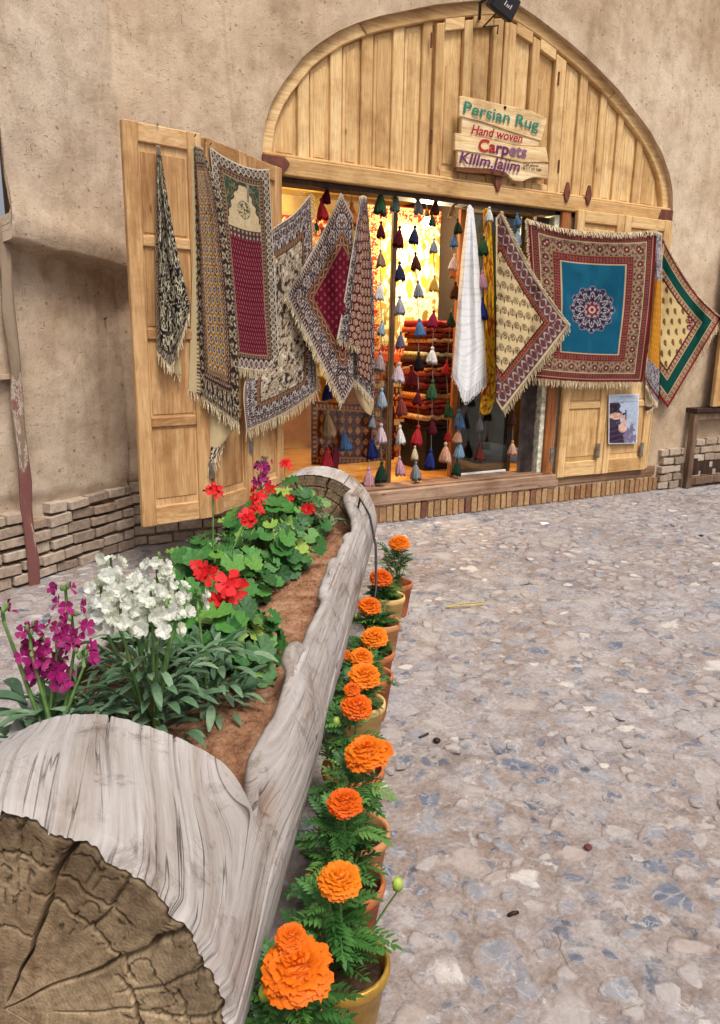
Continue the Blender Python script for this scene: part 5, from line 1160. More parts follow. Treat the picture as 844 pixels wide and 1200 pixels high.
# ================================================================== hollowed log planter
LC, LZ, LR = -.685, .385, .392; A0, A1, A2, A3 = .95, 1.35, 4.02, 4.32; ZS = .47
def twist(A, th): return .46*np.clip((A-A0)/.4, 0, 1)*sstep(.25, .8, th)*sstep(A1+.25, A1, A)
def log_r(A, th):
    s = LR*(1-.045*np.maximum(0, A-1.3))
    th = th-twist(A, th); r_ = s-.062*np.exp(-((A-A1)/.22)**2)*sstep(-.3, .7, th)+.022*(fbm(th*1.1+3, A*.9, 3, 3)-.5)+.009*(fbm(th*5, A*1.1, 5, 3)-.5)+.004*(fbm(th*22, A*2.2, 7, 3)-.5)
    w_ = th+.07*(vn(A*3, A*0, 9)-.5)
    for k, (t0, wd, dp) in enumerate(((.58, .006, .014), (1.02, .006, .016), (1.5, .005, .012), (2.0, .006, .012), (.05, .006, .012), (-.3, .008, .012), (.80, .004, .008), (1.28, .004, .008))):
        m_ = vn(A*2.4+k*7, A*0, 20+k); r_ = r_-dp*np.exp(-((w_-t0)/wd)**2)*sstep(.32, .55, m_)
    r_ = r_-(.006+.016*vn(th*11, A*0, 4)**2+.006*vn(th*45, A*0, 14))*sstep(A0+.022, A0, A)
    return r_
def m_log():
    m, n, l, b = newmat('weathered_log'); setb(b, .85, .15); uv = n.new('ShaderNodeUVMap').outputs[0]; P = geo_pos(n)
    v1 = mapping(n, l, uv, (16, 1.3, 1)); t1 = noise(n, l, v1, 1, 7, .65, .35); v2 = mapping(n, l, uv, (75, 3.2, 1)); t2 = noise(n, l, v2, 1, 6, .65, .25); t3 = noise(n, l, mapping(n, l, uv, (5, 1.8, 1)), 1, 6, .65, 1.0)
    r1 = ramp(n, [(.26, (132, 122, 114)), (.40, (170, 164, 160)), (.6, (190, 188, 188)), (.8, (208, 208, 210))]); l.new(t1.outputs[0], r1.inputs[0])
    r2 = ramp(n, [(.28, (126, 112, 102)), (.40, (232, 226, 222)), (.7, (255, 255, 255))]); l.new(t2.outputs[0], r2.inputs[0])
    r3 = ramp(n, [(.30, (176, 146, 122)), (.44, (244, 240, 236)), (.7, (255, 255, 255))]); l.new(t3.outputs[0], r3.inputs[0])
    c = mixc(n, l, .75, r1.outputs[0], r2.outputs[0], 'MULTIPLY'); c = mixc(n, l, .85, c, r3.outputs[0], 'MULTIPLY')
    # drying checks, dirt and silvery worn patches
    t4 = noise(n, l, mapping(n, l, uv, (26, 1.1, 1)), 1, 3, .5, .5); r4 = ramp(n, [(.485, (255, 255, 255)), (.5, (70, 58, 50)), (.515, (255, 255, 255))]); l.new(t4.outputs[0], r4.inputs[0])
    t5 = noise(n, l, P, 4, 5, .6); r5 = ramp(n, [(.45, (0, 0, 0)), (.62, (255, 255, 255))]); l.new(t5.outputs[0], r5.inputs[0])
    ck = mixc(n, l, r5.outputs[0], (1, 1, 1), r4.outputs[0]); c = mixc(n, l, .85, c, ck, 'MULTIPLY')
    t6 = noise(n, l, P, 9, 8, .75, .5); r6 = ramp(n, [(.30, (138, 116, 98)), (.46, (250, 248, 246)), (1, (255, 255, 255))]); l.new(t6.outputs[0], r6.inputs[0]); c = mixc(n, l, .8, c, r6.outputs[0], 'MULTIPLY')
    at = n.new('ShaderNodeVertexColor'); at.layer_name = 'Col'; c = mixc(n, l, 1.0, c, at.outputs[0], 'MULTIPLY')
    l.new(c, b.inputs['Base Color']); p = bump(n, l, b, t2.outputs[0], .5, .006); p = bump(n, l, b, t1.outputs[0], .2, .01, p); p = bump(n, l, b, ck, .6, .006, p); bump(n, l, b, t6.outputs[0], .3, .008, p); return m
M_log = m_log()
def logp(A, th, rr): return AX*A[..., None]+SD*(LC+rr*np.cos(th))[..., None]+np.array([0, 0, 1.0])*(np.maximum(.004, LZ+rr*np.sin(th)))[..., None]
log = empty('log_planter', LG((A0+A3)/2, LC, 0), 'long hollowed grey tree trunk used as a flower trough', 'planter')
def rimR(A):
    th = R(34)-R(11)*np.exp(-((A-A1)/.08)**2)+R(5)*(sstep(.44, .52, vn(A*3.6, A*0, 91))-.5)+R(4)*(fbm(A*2.6, A*0, 33, 3)-.5)*2+R(1.2)*(fbm(A*9, A*0, 3, 4)-.5)*2
    return th+R(16)*sstep(3.5, A2, A)
def rimL(A): return R(180-34)+R(8)*(fbm(A*2.2, A*0, 43, 3)-.5)*2-R(8)*sstep(3.6, A2, A)
VV = []; FF = []; UVs = []; nb_ = 0; CL = []
def addgrid(Wd, uv, cl=None):
    global nb_
    nr, nc = Wd.shape[:2]; VV.append(Wd.reshape(-1, 3)); FF.append(grid_faces(nr, nc, nb_)); UVs.append(uv.reshape(-1, 2)); nb_ += nr*nc
    CL.append(np.ones((nr*nc, 3)) if cl is None else cl.reshape(-1, 3))
def outer(Aa, tha):
    rr = log_r(Aa, tha); kn = np.exp(-(((Aa-1.42)/.06)**2+((tha-.28)/.09)**2)); cl = 1-kn[..., None]*np.array([.35, .48, .58]); addgrid(logp(Aa, tha, rr-.012*kn), np.dstack([(tha-twist(Aa, tha))*LR+.008*kn, Aa]), cl)
for a_, b_, na in ((A0, A1, 90), (A2, A3, 60)):
    Aa, tha = np.meshgrid(np.linspace(a_, b_, na), np.concatenate([np.linspace(-np.pi/2, -.3, 60)[:-1], np.linspace(-.3, 2.6, 760)[:-1], np.linspace(2.6, 1.5*np.pi, 60)]), indexing='ij'); outer(Aa, tha)
# trough shell: outside, rim and inside
Av = np.linspace(A1, A2, 320)
for sgn in (0, 1):
    rim = rimR(Av) if sgn == 0 else rimL(Av)
    q = np.linspace(0, 1, 260)[None]; st = -np.pi/2 if sgn == 0 else 1.5*np.pi
    tha = st+(rim[:, None]-st)*q; Aa = np.broadcast_to(Av[:, None], tha.shape); outer(Aa, tha)
    thk = .042+.022*(fbm(Av*3, Av*0, 71+sgn, 3)-.5); k = np.linspace(0, 1, 14)[None]
    ro = log_r(Av, rim)[:, None]; sd_ = 1 if sgn == 0 else -1
    drp = np.clip((k-.25)/.75, 0, 1); th_i = rim[:, None]-sd_*.62*drp*1.0+sd_*.02*np.sin(np.pi*np.clip(k/.25, 0, 1))
    rr = ro-thk[:, None]*np.clip(k/.25, 0, 1)**.7+.006*np.sin(np.pi*np.clip(k/.25, 0, 1))
    Aa = np.broadcast_to(Av[:, None], th_i.shape); cl = np.ones(Aa.shape+(3,))*np.array([.86, .74, .62]); cl[:, :4] = 1
    addgrid(logp(Aa, th_i, rr), np.dstack([th_i*LR+.3, Aa]), cl)
body = mk('trunk', np.concatenate(VV), np.concatenate(FF), M_log, log, smooth=True, colors=np.concatenate(CL), uv=np.concatenate(UVs))
# end faces with growth rings and drying cracks
def m_end():
    m, n, l, b = newmat('end_grain'); setb(b, .9, .1); at = n.new('ShaderNodeVertexColor'); at.layer_name = 'Col'
    t = noise(n, l, geo_pos(n), 60, 7, .7, .5); r1 = ramp(n, [(.28, (130, 118, 104)), (.6, (255, 255, 255))]); l.new(t.outputs[0], r1.inputs[0])
    t2 = noise(n, l, geo_pos(n), 7, 6, .65, .6); r2 = ramp(n, [(.3, (128, 104, 82)), (.55, (255, 255, 255))]); l.new(t2.outputs[0], r2.inputs[0])
    c = mixc(n, l, .7, at.outputs[0], r1.outputs[0], 'MULTIPLY'); c = mixc(n, l, .7, c, r2.outputs[0], 'MULTIPLY'); l.new(c, b.inputs['Base Color']); bump(n, l, b, t.outputs[0], .7, .006); return m
M_end = m_end()
# radial cracks: polylines in polar coords around the pith (angle, from, to, width, depth)
CRK = [(R(32), 0, 1.0, .0075, .05), (R(66), .05, 1.0, .006, .04), (R(5), .25, 1.0, .005, .03), (R(100), .1, 1.0, .006, .03), (R(135), .2, 1., .005, .03), (R(-30), 0, 1., .006, .03), (R(170), .1, 1., .006, .03), (R(49), .62, 1., .0035, .015), (R(18), .55, .98, .004, .018), (R(80), .5, 1., .003, .012), (R(-8), .5, 1, .004, .015), (R(-60), .2, 1, .005, .02), (R(-100), .2, 1, .005, .02)]
RCK = [(.66, R(20), R(72), .0035, .016), (.80, R(40), R(66), .003, .014), (.60, R(-25), R(24), .0045, .02), (.82, R(72), R(115), .003, .014), (.82, R(-20), R(14), .003, .012), (.45, R(66), R(120), .0025, .01)]
def endface(name, A, sgn, rmin, ring, crk, dark=1.0, arc=(-np.pi, np.pi), off=.0):
    nr, nt_ = 190, 520; q = np.linspace(rmin, 1, nr)[:, None]; th = np.linspace(arc[0], arc[1], nt_)[None]
    q, th = np.broadcast_arrays(q, th); ro = log_r(np.full(th.shape, A), np.where(th < -np.pi/2, th+2*np.pi, th))-.001; rr = q*ro
    x = rr*np.cos(th); y = rr*np.sin(th); dep = .002*(fbm(x*30, y*30, 3, 3)-.5)+.004*(vn(x*9, y*9, 5)-.5)
    w1 = .07*(fbm(q*5, th*.0+1, 14, 3)-.5)
    cdk = np.zeros(x.shape)
    for i, (t0, a_, b_, w_, d_) in enumerate(crk):
        dt = (th-t0-.16*(fbm(q*4+i*9, q*0, 23+i, 3)-.5)+np.pi) % (2*np.pi)-np.pi; ds = np.abs(dt*rr); m_ = sstep(a_-.03, a_+.05, q)*sstep(b_+.02, b_-.02, q); ww = w_*.62*(.3+.9*q)
        g_ = np.exp(-(ds/ww)**4)*m_; dep = dep-d_*g_; cdk = np.maximum(cdk, g_)
    for i, (q0, a_, b_, w_, d_) in enumerate(RCK if crk else []):
        ds = np.abs(q-q0-.05*(fbm(th*3+i*5, th*0, 37+i, 3)-.5))*LR; m_ = sstep(a_-.03, a_+.03, th)*sstep(b_+.03, b_-.03, th); g_ = np.exp(-(ds/w_)**4)*m_; dep = dep-d_*g_; cdk = np.maximum(cdk, g_)
    # small checks near the bark
    chk = (np.abs(vn(th*16, q*7, 55)-.5) < .02) & (q > .55); dep = dep-.003*chk
    dep = dep-.010*sstep(.975, 1, q)
    wob_ = .02*(fbm(np.cos(th)*2+5, np.sin(th)*2, 8, 3)-.5)
    rg = .5+.35*np.sin((q+wob_)*ring)+.15*np.sin((q+wob_)*ring*2.7); n_ = fbm(x*6+3, y*6, 31, 4)
    c = lin((192, 168, 134))[None, None]*(1-n_[..., None])+lin((146, 124, 98))[None, None]*n_[..., None]*1.0
    c = c*(.84+.26*rg)[..., None]*(1-.35*sstep(.62, .95, q))[..., None]
    ht = sstep(.62, .0, q); c = c*(1+.18*ht)[..., None]; g_ = fbm(th*7, q*2, 61, 3); c = c*(.72+.5*g_)[..., None]
    c = c*(1-.55*(chk*1.0))[..., None]*dark
    Wd = AX*(A-sgn*0)+0; P = AX*((A+off)+sgn*dep*1.0)[..., None]+SD*(LC+x)[..., None]+np.array([0, 0, 1.0])*np.maximum(.004, LZ+y)[..., None]
    return mk(name, P.reshape(-1, 3), grid_faces(nr, nt_), M_end, log, smooth=True, colors=np.clip(c, 0, 1).reshape(-1, 3))
endface('end_grain', A0, -1, .004, 300, CRK)
endface('end_grain', A1, 1, .05, 120, CRK[:3], .8)
endface('end_grain', A2, -1, .05, 120, [(R(75), .1, 1, .006, .03), (R(50), .3, 1, .004, .02), (R(110), .2, 1, .005, .02)], .95)
endface('end_grain', A3, 1, .05, 120, CRK[:4])
# soil
def m_soil():
    m, n, l, b = newmat('soil'); setb(b, .95, .1); P = geo_pos(n); t1 = noise(n, l, P, 12, 8, .7, .4); t2 = noise(n, l, P, 80, 5, .7)
    r1 = ramp(n, [(.3, (110, 74, 52)), (.5, (158, 116, 88)), (.68, (184, 146, 120))]); l.new(t1.outputs[0], r1.inputs[0]); r2 = ramp(n, [(.3, (150, 136, 124)), (.6, (255, 255, 255))]); l.new(t2.outputs[0], r2.inputs[0])
    c = mixc(n, l, .7, r1.outputs[0], r2.outputs[0], 'MULTIPLY'); l.new(c, b.inputs['Base Color']); p = bump(n, l, b, t1.outputs[0], .6, .02); bump(n, l, b, t2.outputs[0], .7, .008, p); return m
M_soil = m_soil()
def soil_z(A, s):
    z = ZS+.045*(fbm(A*2.5, s*3, 3, 3)-.5)+.05*(fbm(A*9, s*9, 5, 4)-.5)+.012*(vn(A*45, s*45, 8)-.5)
    return z-.05*np.exp(-((A-1.5)/.12)**2)*sstep(-.6, -.45, s)
As, Sv = np.meshgrid(np.linspace(A1-.03, A2+.03, 300), np.linspace(-1, 1, 90), indexing='ij'); hw_ = np.sqrt((LR*(1-.045*np.maximum(0, As-1.3))-.045*np.exp(-((As-A1)/.2)**2))**2-.085**2)-.028; Sv = LC+Sv*hw_; zz_ = soil_z(As, Sv)
Wd = AX*As[..., None]+SD*Sv[..., None]+np.array([0, 0, 1.0])*zz_[..., None]; so = mk('soil', Wd.reshape(-1, 3), grid_faces(300, 90), M_soil, log, smooth=True)
cr = MB(); r_ = np.random.default_rng(3)
for k in range(420):
    A = r_.uniform(A1+.02, A2-.05); s = r_.uniform(LC, LC+.27); p = LG(A, s, float(soil_z(np.array(A), np.array(s)))); q = r_.uniform(.003, .010)
    cr.add([p+np.array(v)*q*r_.uniform(.6, 1.3) for v in ((1, 0, 0), (-.5, .8, 0), (-.5, -.8, 0), (0, 0, 1), (0, 0, -1))], [(0, 1, 3), (1, 2, 3), (2, 0, 3), (1, 0, 4), (2, 1, 4), (0, 2, 4)])
cr.build('soil_crumbs', M_soil, log)['kind'] = 'stuff'
# drip hose
hz = MB().tube([onA(381, 617, 3.98), onA(400, 620, 3.95), onA(414, 622, 3.88), LG(3.82, -.395, .655), LG(3.74, -.335, .58), LG(3.62, -.29, .45), LG(3.45, -.27, .28), LG(3.3, -.285, .12), LG(3.2, -.27, .02)], .0065, 6).build('drip_hose', M_black, None, True)
tag(hz, 'thin black drip hose looped over the far end of the trunk', 'hose')

# ================================================================== leaf and flower shapes
def fan_leaf(n=20, lobes=9, cup=.22, seed=0):            # round scalloped geranium leaf
    r_ = np.random.default_rng(seed); V = [(0, 0, 0)]; F = []
    for ring, q in ((0, .52), (1, 1.0)):
        for i in range(n+1):
            a_ = R(-160)+R(320)*i/n; e = 1+.10*math.cos(lobes*a_)*(ring) + .05*r_.normal()*ring
            x = q*e*math.sin(a_); y = q*e*math.cos(a_)+.0; z = cup*(q**2)*(.6+.4*math.cos(lobes*a_))-.12*q*abs(math.sin(a_*.5))
            V.append((x, y, z+.04*r_.normal()*ring))
    for i in range(n): F.append((0, 1+i, 2+i)); F.append((1+i, n+2+i, n+3+i, 2+i))
    F = [tuple(reversed(f)) for f in F]
    return V, F
def long_leaf(wd=.14, droop=.35, seed=0, nseg=6):         # stock leaf, length 1 along +y
    V = []; F = []
    for i in range(nseg+1):
        t = i/nseg; w_ = wd*(math.sin(math.pi*min(1, t*.93+.04))**.7)*(.55+.7*t); z = .20*math.sin(t*2.2)-droop*t*t
        for k, sx in enumerate((-1, 0, 1)): V.append((sx*w_, t, z+(.05 if sx else 0)))
    for i in range(nseg):
        for k in range(2): F.append((i*3+k, i*3+k+1, i*3+k+4, i*3+k+3))
    return V, F
def pinnate(seed=0, pairs=6):                             # marigold leaf, length 1
    r_ = np.random.default_rng(seed); V = []; F = []
    def blade(p, d, L, w_):
        d = np.array(d); d = d/np.linalg.norm(d); s = np.cross(d, [0, 0, 1.0]); s /= np.linalg.norm(s); b = len(V)
        p = np.array(p); dr = np.array([0, 0, -.25*L])
        for q in (p, p+d*L*.35+s*w_, p+d*L*.7+s*w_*.8+dr*.4, p+d*L+dr, p+d*L*.7-s*w_*.8+dr*.4, p+d*L*.35-s*w_, p+d*L*.5+np.array([0, 0, -.02])): V.append(tuple(q))
        for i in range(6): F.append((b+i, b+(i+1) % 6, b+6))
    for i in range(pairs):
        t = .18+.72*i/(pairs-1); z = .22*math.sin(t*2.4)-.30*t*t; L = .36*math.sin(math.pi*(.25+.62*t))+.04
        for sx in (-1, 1): blade((0, t, z), (sx*.85, .62, .12+.1*r_.normal()), L*r_.uniform(.85, 1.15), .060)
    blade((0, .9, .22*math.sin(2.2)-.26), (0, 1, -.2), .3, .062)
    b = len(V)
    for i in range(5):
        t = i/4*.92; z = .22*math.sin(t*2.4)-.30*t*t; V.append((-.012, t, z)); V.append((.012, t, z))
    for i in range(4): F.append((b+i*2, b+i*2+1, b+i*2+3, b+i*2+2))
    return V, F
def marigold(seed=0):                                     # ruffled pompom, radius 1
    r_ = np.random.default_rng(seed); V = []; F = []
    for k in range(8):
        ph = R(4+13.5*k); n = [6, 10, 14, 19, 22, 24, 24, 22][k]; Rr = 1.0
        for i in range(n):
            a_ = 2*math.pi*(i+.5*(k % 2))/n+r_.normal(0, .10); p_ = ph+r_.normal(0, .07)
            nrm = np.array([math.sin(p_)*math.cos(a_), math.sin(p_)*math.sin(a_), math.cos(p_)*.72])
            ev = np.array([-math.sin(a_), math.cos(a_), 0]); ep = np.array([math.cos(p_)*math.cos(a_), math.cos(p_)*math.sin(a_), -math.sin(p_)])
            wd = .20*r_.uniform(.8, 1.25); L = Rr*r_.uniform(.90, 1.06); b = len(V); up_ = (ep*.5 if k > 2 else ep*.25)
            for j in range(5):
                sx = (j-2)/2; ruf = .055*math.sin(j*2.4+r_.random()*6)
                base = nrm*.55+ev*sx*wd*.5; midp = nrm*(L*.88)+ev*sx*wd*.95; tip = nrm*(L*(1-.05*sx*sx))+ev*sx*wd*1.05+up_*(.16+ruf)+nrm*ruf
                V += [tuple(base), tuple(midp), tuple(tip)]
            for j in range(4):
                q = b+j*3; F += [(q, q+3, q+4, q+1), (q+1, q+4, q+5, q+2)]
    m = MB(); m.lathe([(.0, .60), (.3, .55), (.55, .42), (.72, .2), (.78, -.05), (.6, -.25), (.2, -.4)], (0, 0, 0), 14); b = len(V); V += m.V; F += [tuple(i+b for i in f) for f in m.F]
    return V, F
def floret(np_=5, wd=.55, cup=.2, layers=1, seed=0):      # simple open flower, radius 1
    r_ = np.random.default_rng(seed); V = []; F = []
    for ly in range(layers):
        for i in range(np_):
            a_ = 2*math.pi*(i+.5*ly)/np_+r_.normal(0, .08); c_, s_ = math.cos(a_), math.sin(a_); b = len(V); L = (1-.25*ly)*r_.uniform(.88, 1.08)
            for t, w_ in ((.06, .10), (.45, .75), (.82, 1.0), (1.0, .62)):
                for sx in (-1, 0, 1):
                    x = t*L; y = sx*w_*wd*.62*(1-.1*ly); z = cup*(t**1.5)+.25*ly*t+(.06*(sx*sx)*t)+.06*r_.normal()*t
                    V.append((x*c_-y*s_, x*s_+y*c_, z))
            for k in range(3):
                for j in range(2): q = b+k*3+j; F.append((q, q+3, q+4, q+1))
    return V, F
M_ger = mat_leaf('geranium_leaf', [(0, (40, 86, 40)), (.4, (60, 112, 50)), (.75, (80, 136, 60)), (.93, (116, 160, 70)), (1, (164, 182, 84))])
M_stk = mat_leaf('stock_leaf', [(0, (66, 96, 70)), (.5, (94, 126, 94)), (1, (134, 160, 128))], .55)
M_mar = mat_leaf('marigold_leaf', [(0, (44, 86, 40)), (.5, (64, 112, 50)), (.85, (88, 134, 64)), (1, (120, 158, 84))], .45)
M_stem = mat_plain('green_stem', (104, 136, 74), .6, .3, var=.2, scale=30, bs=0)
M_org = mat_leaf('marigold_petal', [(0, (236, 100, 4)), (.5, (246, 120, 8)), (1, (250, 138, 14))], .6, .25)
M_redp = mat_leaf('geranium_petal', [(0, (222, 24, 30)), (.6, (236, 34, 40)), (1, (240, 48, 50))], .55, .25)
M_whtp = mat_leaf('white_petal', [(0, (236, 236, 226)), (.7, (246, 246, 242)), (1, (240, 240, 220))], .6, .4)
M_purp = mat_leaf('magenta_petal', [(0, (150, 18, 98)), (.5, (176, 28, 120)), (1, (132, 16, 88))], .55, .2)
M_bud = mat_plain('green_bud', (150, 172, 74), .6, .3, var=.15, bs=0)
ME = dict(ger=[mesh('leaf', *fan_leaf(20, 9, .2+.08*i, i), M_ger, smooth=True) for i in range(3)], stk=[mesh('leaf', *long_leaf(.125+.02*i, .10+.22*i, i), M_stk, smooth=True) for i in range(3)],
          mar=[mesh('leaf', *pinnate(i, 6+i % 2), M_mar, smooth=True) for i in range(3)], head=[mesh('flower', *marigold(i), M_org, smooth=True) for i in range(3)],
          red=[mesh('floret', *floret(5, .62, .18, 1, i), M_redp, smooth=True) for i in range(2)], wht=[mesh('floret', *floret(4, .8, .22, 2, 5+i), M_whtp, smooth=True) for i in range(3)], pur=[mesh('floret', *floret(4, .75, .25, 1, 9+i), M_purp, smooth=True) for i in range(2)])
rnd = random.Random(11)
def jit(a): return np.array([rnd.gauss(0, a), rnd.gauss(0, a), rnd.gauss(0, a)])
def stem(mb, p, q, r0=.004, bow=.15):
    p, q = np.asarray(p, float), np.asarray(q, float); m_ = (p+q)/2+np.array([0, 0, 1])*bow*np.linalg.norm(q-p)*.5
    mb.tube([p, p*.25+m_*.5+q*.25, q*.6+m_*.4, q], [r0, r0*.9, r0*.75, r0*.6], 4, cap=False)
def geranium(root, base, rx, rz, n, size, mb):
    for k in range(n):
        u_ = rnd.random()*2*math.pi; el = math.asin(rnd.uniform(.02, 1)); f = rnd.uniform(.55, 1.05)
        d = np.array([math.cos(u_)*math.cos(el), math.sin(u_)*math.cos(el), math.sin(el)])
        p = base+np.array([d[0]*rx, d[1]*rx, .03+d[2]*rz])*f; nrm = np.array([d[0]*.75, d[1]*.75, .55+.5*d[2]])+jit(.22)
        nrm = nrm+(EYE-p)/np.linalg.norm(EYE-p)*.25
        stem(mb, base+np.array([d[0], d[1], 0])*.03, p, .0028)
        share('leaf', ME['ger'][k % 3], root, frame(p, nrm, (d[0], d[1], -.2), size*rnd.uniform(.6, 1.15)))
def umbel(root, c, n, size, me, spread):
    for k in range(n):
        d = np.array([rnd.gauss(0, 1), rnd.gauss(0, 1), rnd.uniform(-.1, 1.1)]); d /= np.linalg.norm(d); tc = (EYE-c)/np.linalg.norm(EYE-c)
        p = c+d*spread*rnd.uniform(.5, 1); share('floret', me[k % len(me)], root, frame(p, d+tc*.7, jit(1), size*rnd.uniform(.8, 1.15)))
def soilpt(A, s): return LG(A, s, float(soil_z(np.array(A), np.array(s)))-.01)
# ---- geraniums
def add_ger(label, A, s, rx, rz, n, size, blooms):
    b = soilpt(A, s); root = empty('geranium', b, label, 'geranium', 'red geraniums in the log'); mb = MB(); geranium(root, b, rx, rz, n, size, mb)
    for (px, py, dA, nf, fs, sp) in blooms:
        c = onA(px, py, A+dA); stem(mb, b+jit(.01)+np.array([0, 0, .05]), c, .0035, .05); umbel(root, c, nf, fs, ME['red'], sp)
    mb.build('stems', M_stem, root, True); return root
add_ger('nearest geranium with the large red bloom beside the white flowers', 2.14, -.66, .20, .21, 130, .046, [(272, 690, 0, 8, .042, .030), (244, 672, .06, 5, .032, .025), (255, 705, -.02, 3, .03, .02)])
add_ger('middle geranium at the left rim with a red bloom on a long stalk', 2.68, -.84, .24, .25, 125, .044, [(250, 577, .05, 4, .036, .022), (290, 609, .12, 4, .034, .022), (228, 664, -.2, 2, .022, .012)])
add_ger('dense geranium in the middle of the log with small scattered red flowers', 3.12, -.74, .24, .28, 160, .043, [(302, 585, .1, 4, .030, .022), (318, 572, .15, 3, .026, .02), (298, 600, -.1, 4, .032, .022)])
add_ger('farthest geranium before the shop window with upright red flowers', 3.60, -.76, .24, .26, 130, .042, [(334, 545, .05, 3, .030, .018), (327, 576, 0, 2, .026, .018), (363, 597, -.1, 3, .028, .02), (340, 585, -.1, 2, .022, .016), (300, 575, .1, 3, .03, .02)])
# ---- stocks
def stockplant(label, A, s, heads, leafpos, me, mname, group, fl, leafn=46, rx=.13, rz=.20, lsize=.073):
    b = soilpt(A, s); root = empty('stock_flower', b, label, 'flower', group); mb = MB()
    for k in range(leafn):
        u_ = rnd.random()*2*math.pi; h = rnd.random()**1.2; d = np.array([math.cos(u_), math.sin(u_), 0]); p = b+d*rx*.30*rnd.random()+np.array([0, 0, .02+h*rz]) + (np.array(leafpos)*h if leafpos is not None else 0)
        out = d+np.array([0, 0, rnd.uniform(-.15, .8)]); nrm = np.cross(np.cross(out, [0, 0, 1]), out); nrm = nrm+jit(.1)
        share('leaf', ME['stk'][k % 3], root, frame(p, nrm, out, lsize*rnd.uniform(.65, 1.2)))
    for (px, py, dA, nf, hh, fs) in heads:
        c = onA(px, py, A+dA); stem(mb, b+jit(.012), c-np.array([0, 0, hh*.5]), .0055, .05); mb.tube([c-np.array([0, 0, hh*.5]), c+np.array([0, 0, hh*.55])], [.0045, .003], 4)
        for k in range(nf):
            u_ = rnd.random()*2*math.pi; t_ = rnd.uniform(-.5, .55); d = np.array([math.cos(u_), math.sin(u_), .25]); tc = (EYE-c)/np.linalg.norm(EYE-c); p = c+d*.026*rnd.uniform(.6, 1.25)*(1.2-.6*max(0, t_))+np.array([0, 0, t_*hh])
            share('floret', me[k % len(me)], root, frame(p, d+tc*.8+jit(.3), jit(1), fs*rnd.uniform(.75, 1.15)*(1-.35*max(0, t_))))
        if me is not ME['wht'] or rnd.random() < .5:
            for k in range(4):
                p = c+np.array([0, 0, hh*.6])+jit(.008); mb.lathe([(0, -.008), (.005, -.003), (.004, .006), (0, .010)], p, 6)
    mb.build('stems', M_stem, root, True); return root
stockplant('white stock with tall dense flower spikes at the near end of the log', 1.66, -.70, [(132, 688, .02, 34, .14, .020), (120, 712, -.04, 28, .10, .020), (155, 705, .0, 34, .12, .020), (185, 690, .06, 28, .13, .019), (178, 718, -.06, 26, .10, .020), (198, 728, -.08, 18, .08, .020), (142, 726, -.08, 20, .07, .020), (206, 702, .05, 16, .10, .018)], None, ME['wht'], 'wht', 'stock flowers in the log', .02, 190, .42, .24)
stockplant('leafy stock without open flowers between white blooms and geranium', 1.86, -.60, [(232, 706, .02, 5, .04, .016)], None, ME['wht'], 'wht', 'stock flowers in the log', .02, 130, .36, .19)
stockplant('magenta stock leaning over the near left rim of the log', 1.50, -.90, [(62, 792, .02, 12, .06, .024), (48, 772, 0, 12, .07, .024), (66, 748, .02, 8, .06, .021), (78, 704, .06, 6, .05, .018), (86, 742, .04, 9, .08, .020), (4, 722, -.05, 4, .03, .020), (98, 772, .0, 5, .04, .018), (36, 754, -.03, 9, .06, .022)], None, ME['pur'], 'pur', 'stock flowers in the log', .02, 90, .34, .15, .10)
stockplant('purple stock spike rising at the far end of the log', 3.45, -.82, [(306, 556, 0, 22, .10, .020), (312, 545, .05, 12, .06, .018)], None, ME['pur'], 'pur', 'stock flowers in the log', .02, 22, .12, .16)
stockplant('small dark purple stock by the right rim at the far end', 3.70, -.56, [(371, 626, -.05, 7, .05, .012)], None, ME['pur'], 'pur', 'stock flowers in the log', .02, 34, .12, .08, .08)

stockplant('leafy budless stock filling the left rim beside the magenta flowers', 1.60, -.86, [], None, ME['wht'], 'wht', 'stock flowers in the log', .02, 110, .34, .13)
stockplant('leafy stock behind the white blooms by the left rim', 1.92, -.84, [], None, ME['wht'], 'wht', 'stock flowers in the log', .02, 90, .36, .15)
add_ger('low geranium without blooms at the left rim beside the white flowers', 2.30, -.88, .18, .20, 90, .044, [])
# ================================================================== potted marigolds
M_terra = mat_plain('terracotta', (176, 104, 66), .85, .15, var=.18, scale=14); M_terra2 = mat_plain('terracotta_pale', (196, 136, 92), .85, .15, var=.16, scale=14); M_buff = mat_plain('buff_clay', (208, 172, 112), .85, .15, var=.14, scale=14)
M_gold = mat_plain('gold_paint', (190, 148, 62), .42, .5, .55, .2, 14, .1); M_psoil = mat_plain('potting_soil', (70, 54, 42), .95, .05, var=.3, scale=60, bs=.6)
POTS = [((465, 682), (468, 637), M_terra, .060, 'farthest terracotta pot of marigolds at the head of the row'), ((455, 698), (447, 678), M_buff, .062, 'buff pot of marigolds second from the far end of the row'), ((448, 728), (433, 711), M_terra2, .058, 'terracotta marigold pot third from the far end of the row'),
        ((438, 763), (439, 748), M_terra, .060, 'terracotta marigold pot fourth from the far end of the row'), ((435, 790), (424, 771), M_terra, .048, 'terracotta marigold pot with a small side bloom, fifth from the far end'),
        ((424, 822), (427, 793), M_buff, .060, 'cream rimmed clay pot with marigolds in the middle of the row'), ((414, 898), (418, 829), M_terra, .050, 'terracotta marigold pot next nearer than the cream rimmed one'), ((415, 972), (430, 884), M_terra2, .060, 'bushy terracotta pot with the widest marigold in the middle of the row'),
        ((405, 1030), (404, 942), M_terra, .044, 'wide open terracotta pot just behind the gold pot'), ((404, 1124), (398, 1033), M_gold, .047, 'gold painted pot of marigolds at the front of the row'), ((352, 1232), (349, 1138), M_terra2, .066, 'marigold with the biggest bloom, its leaves cut by the lower edge')]
prevA = 9
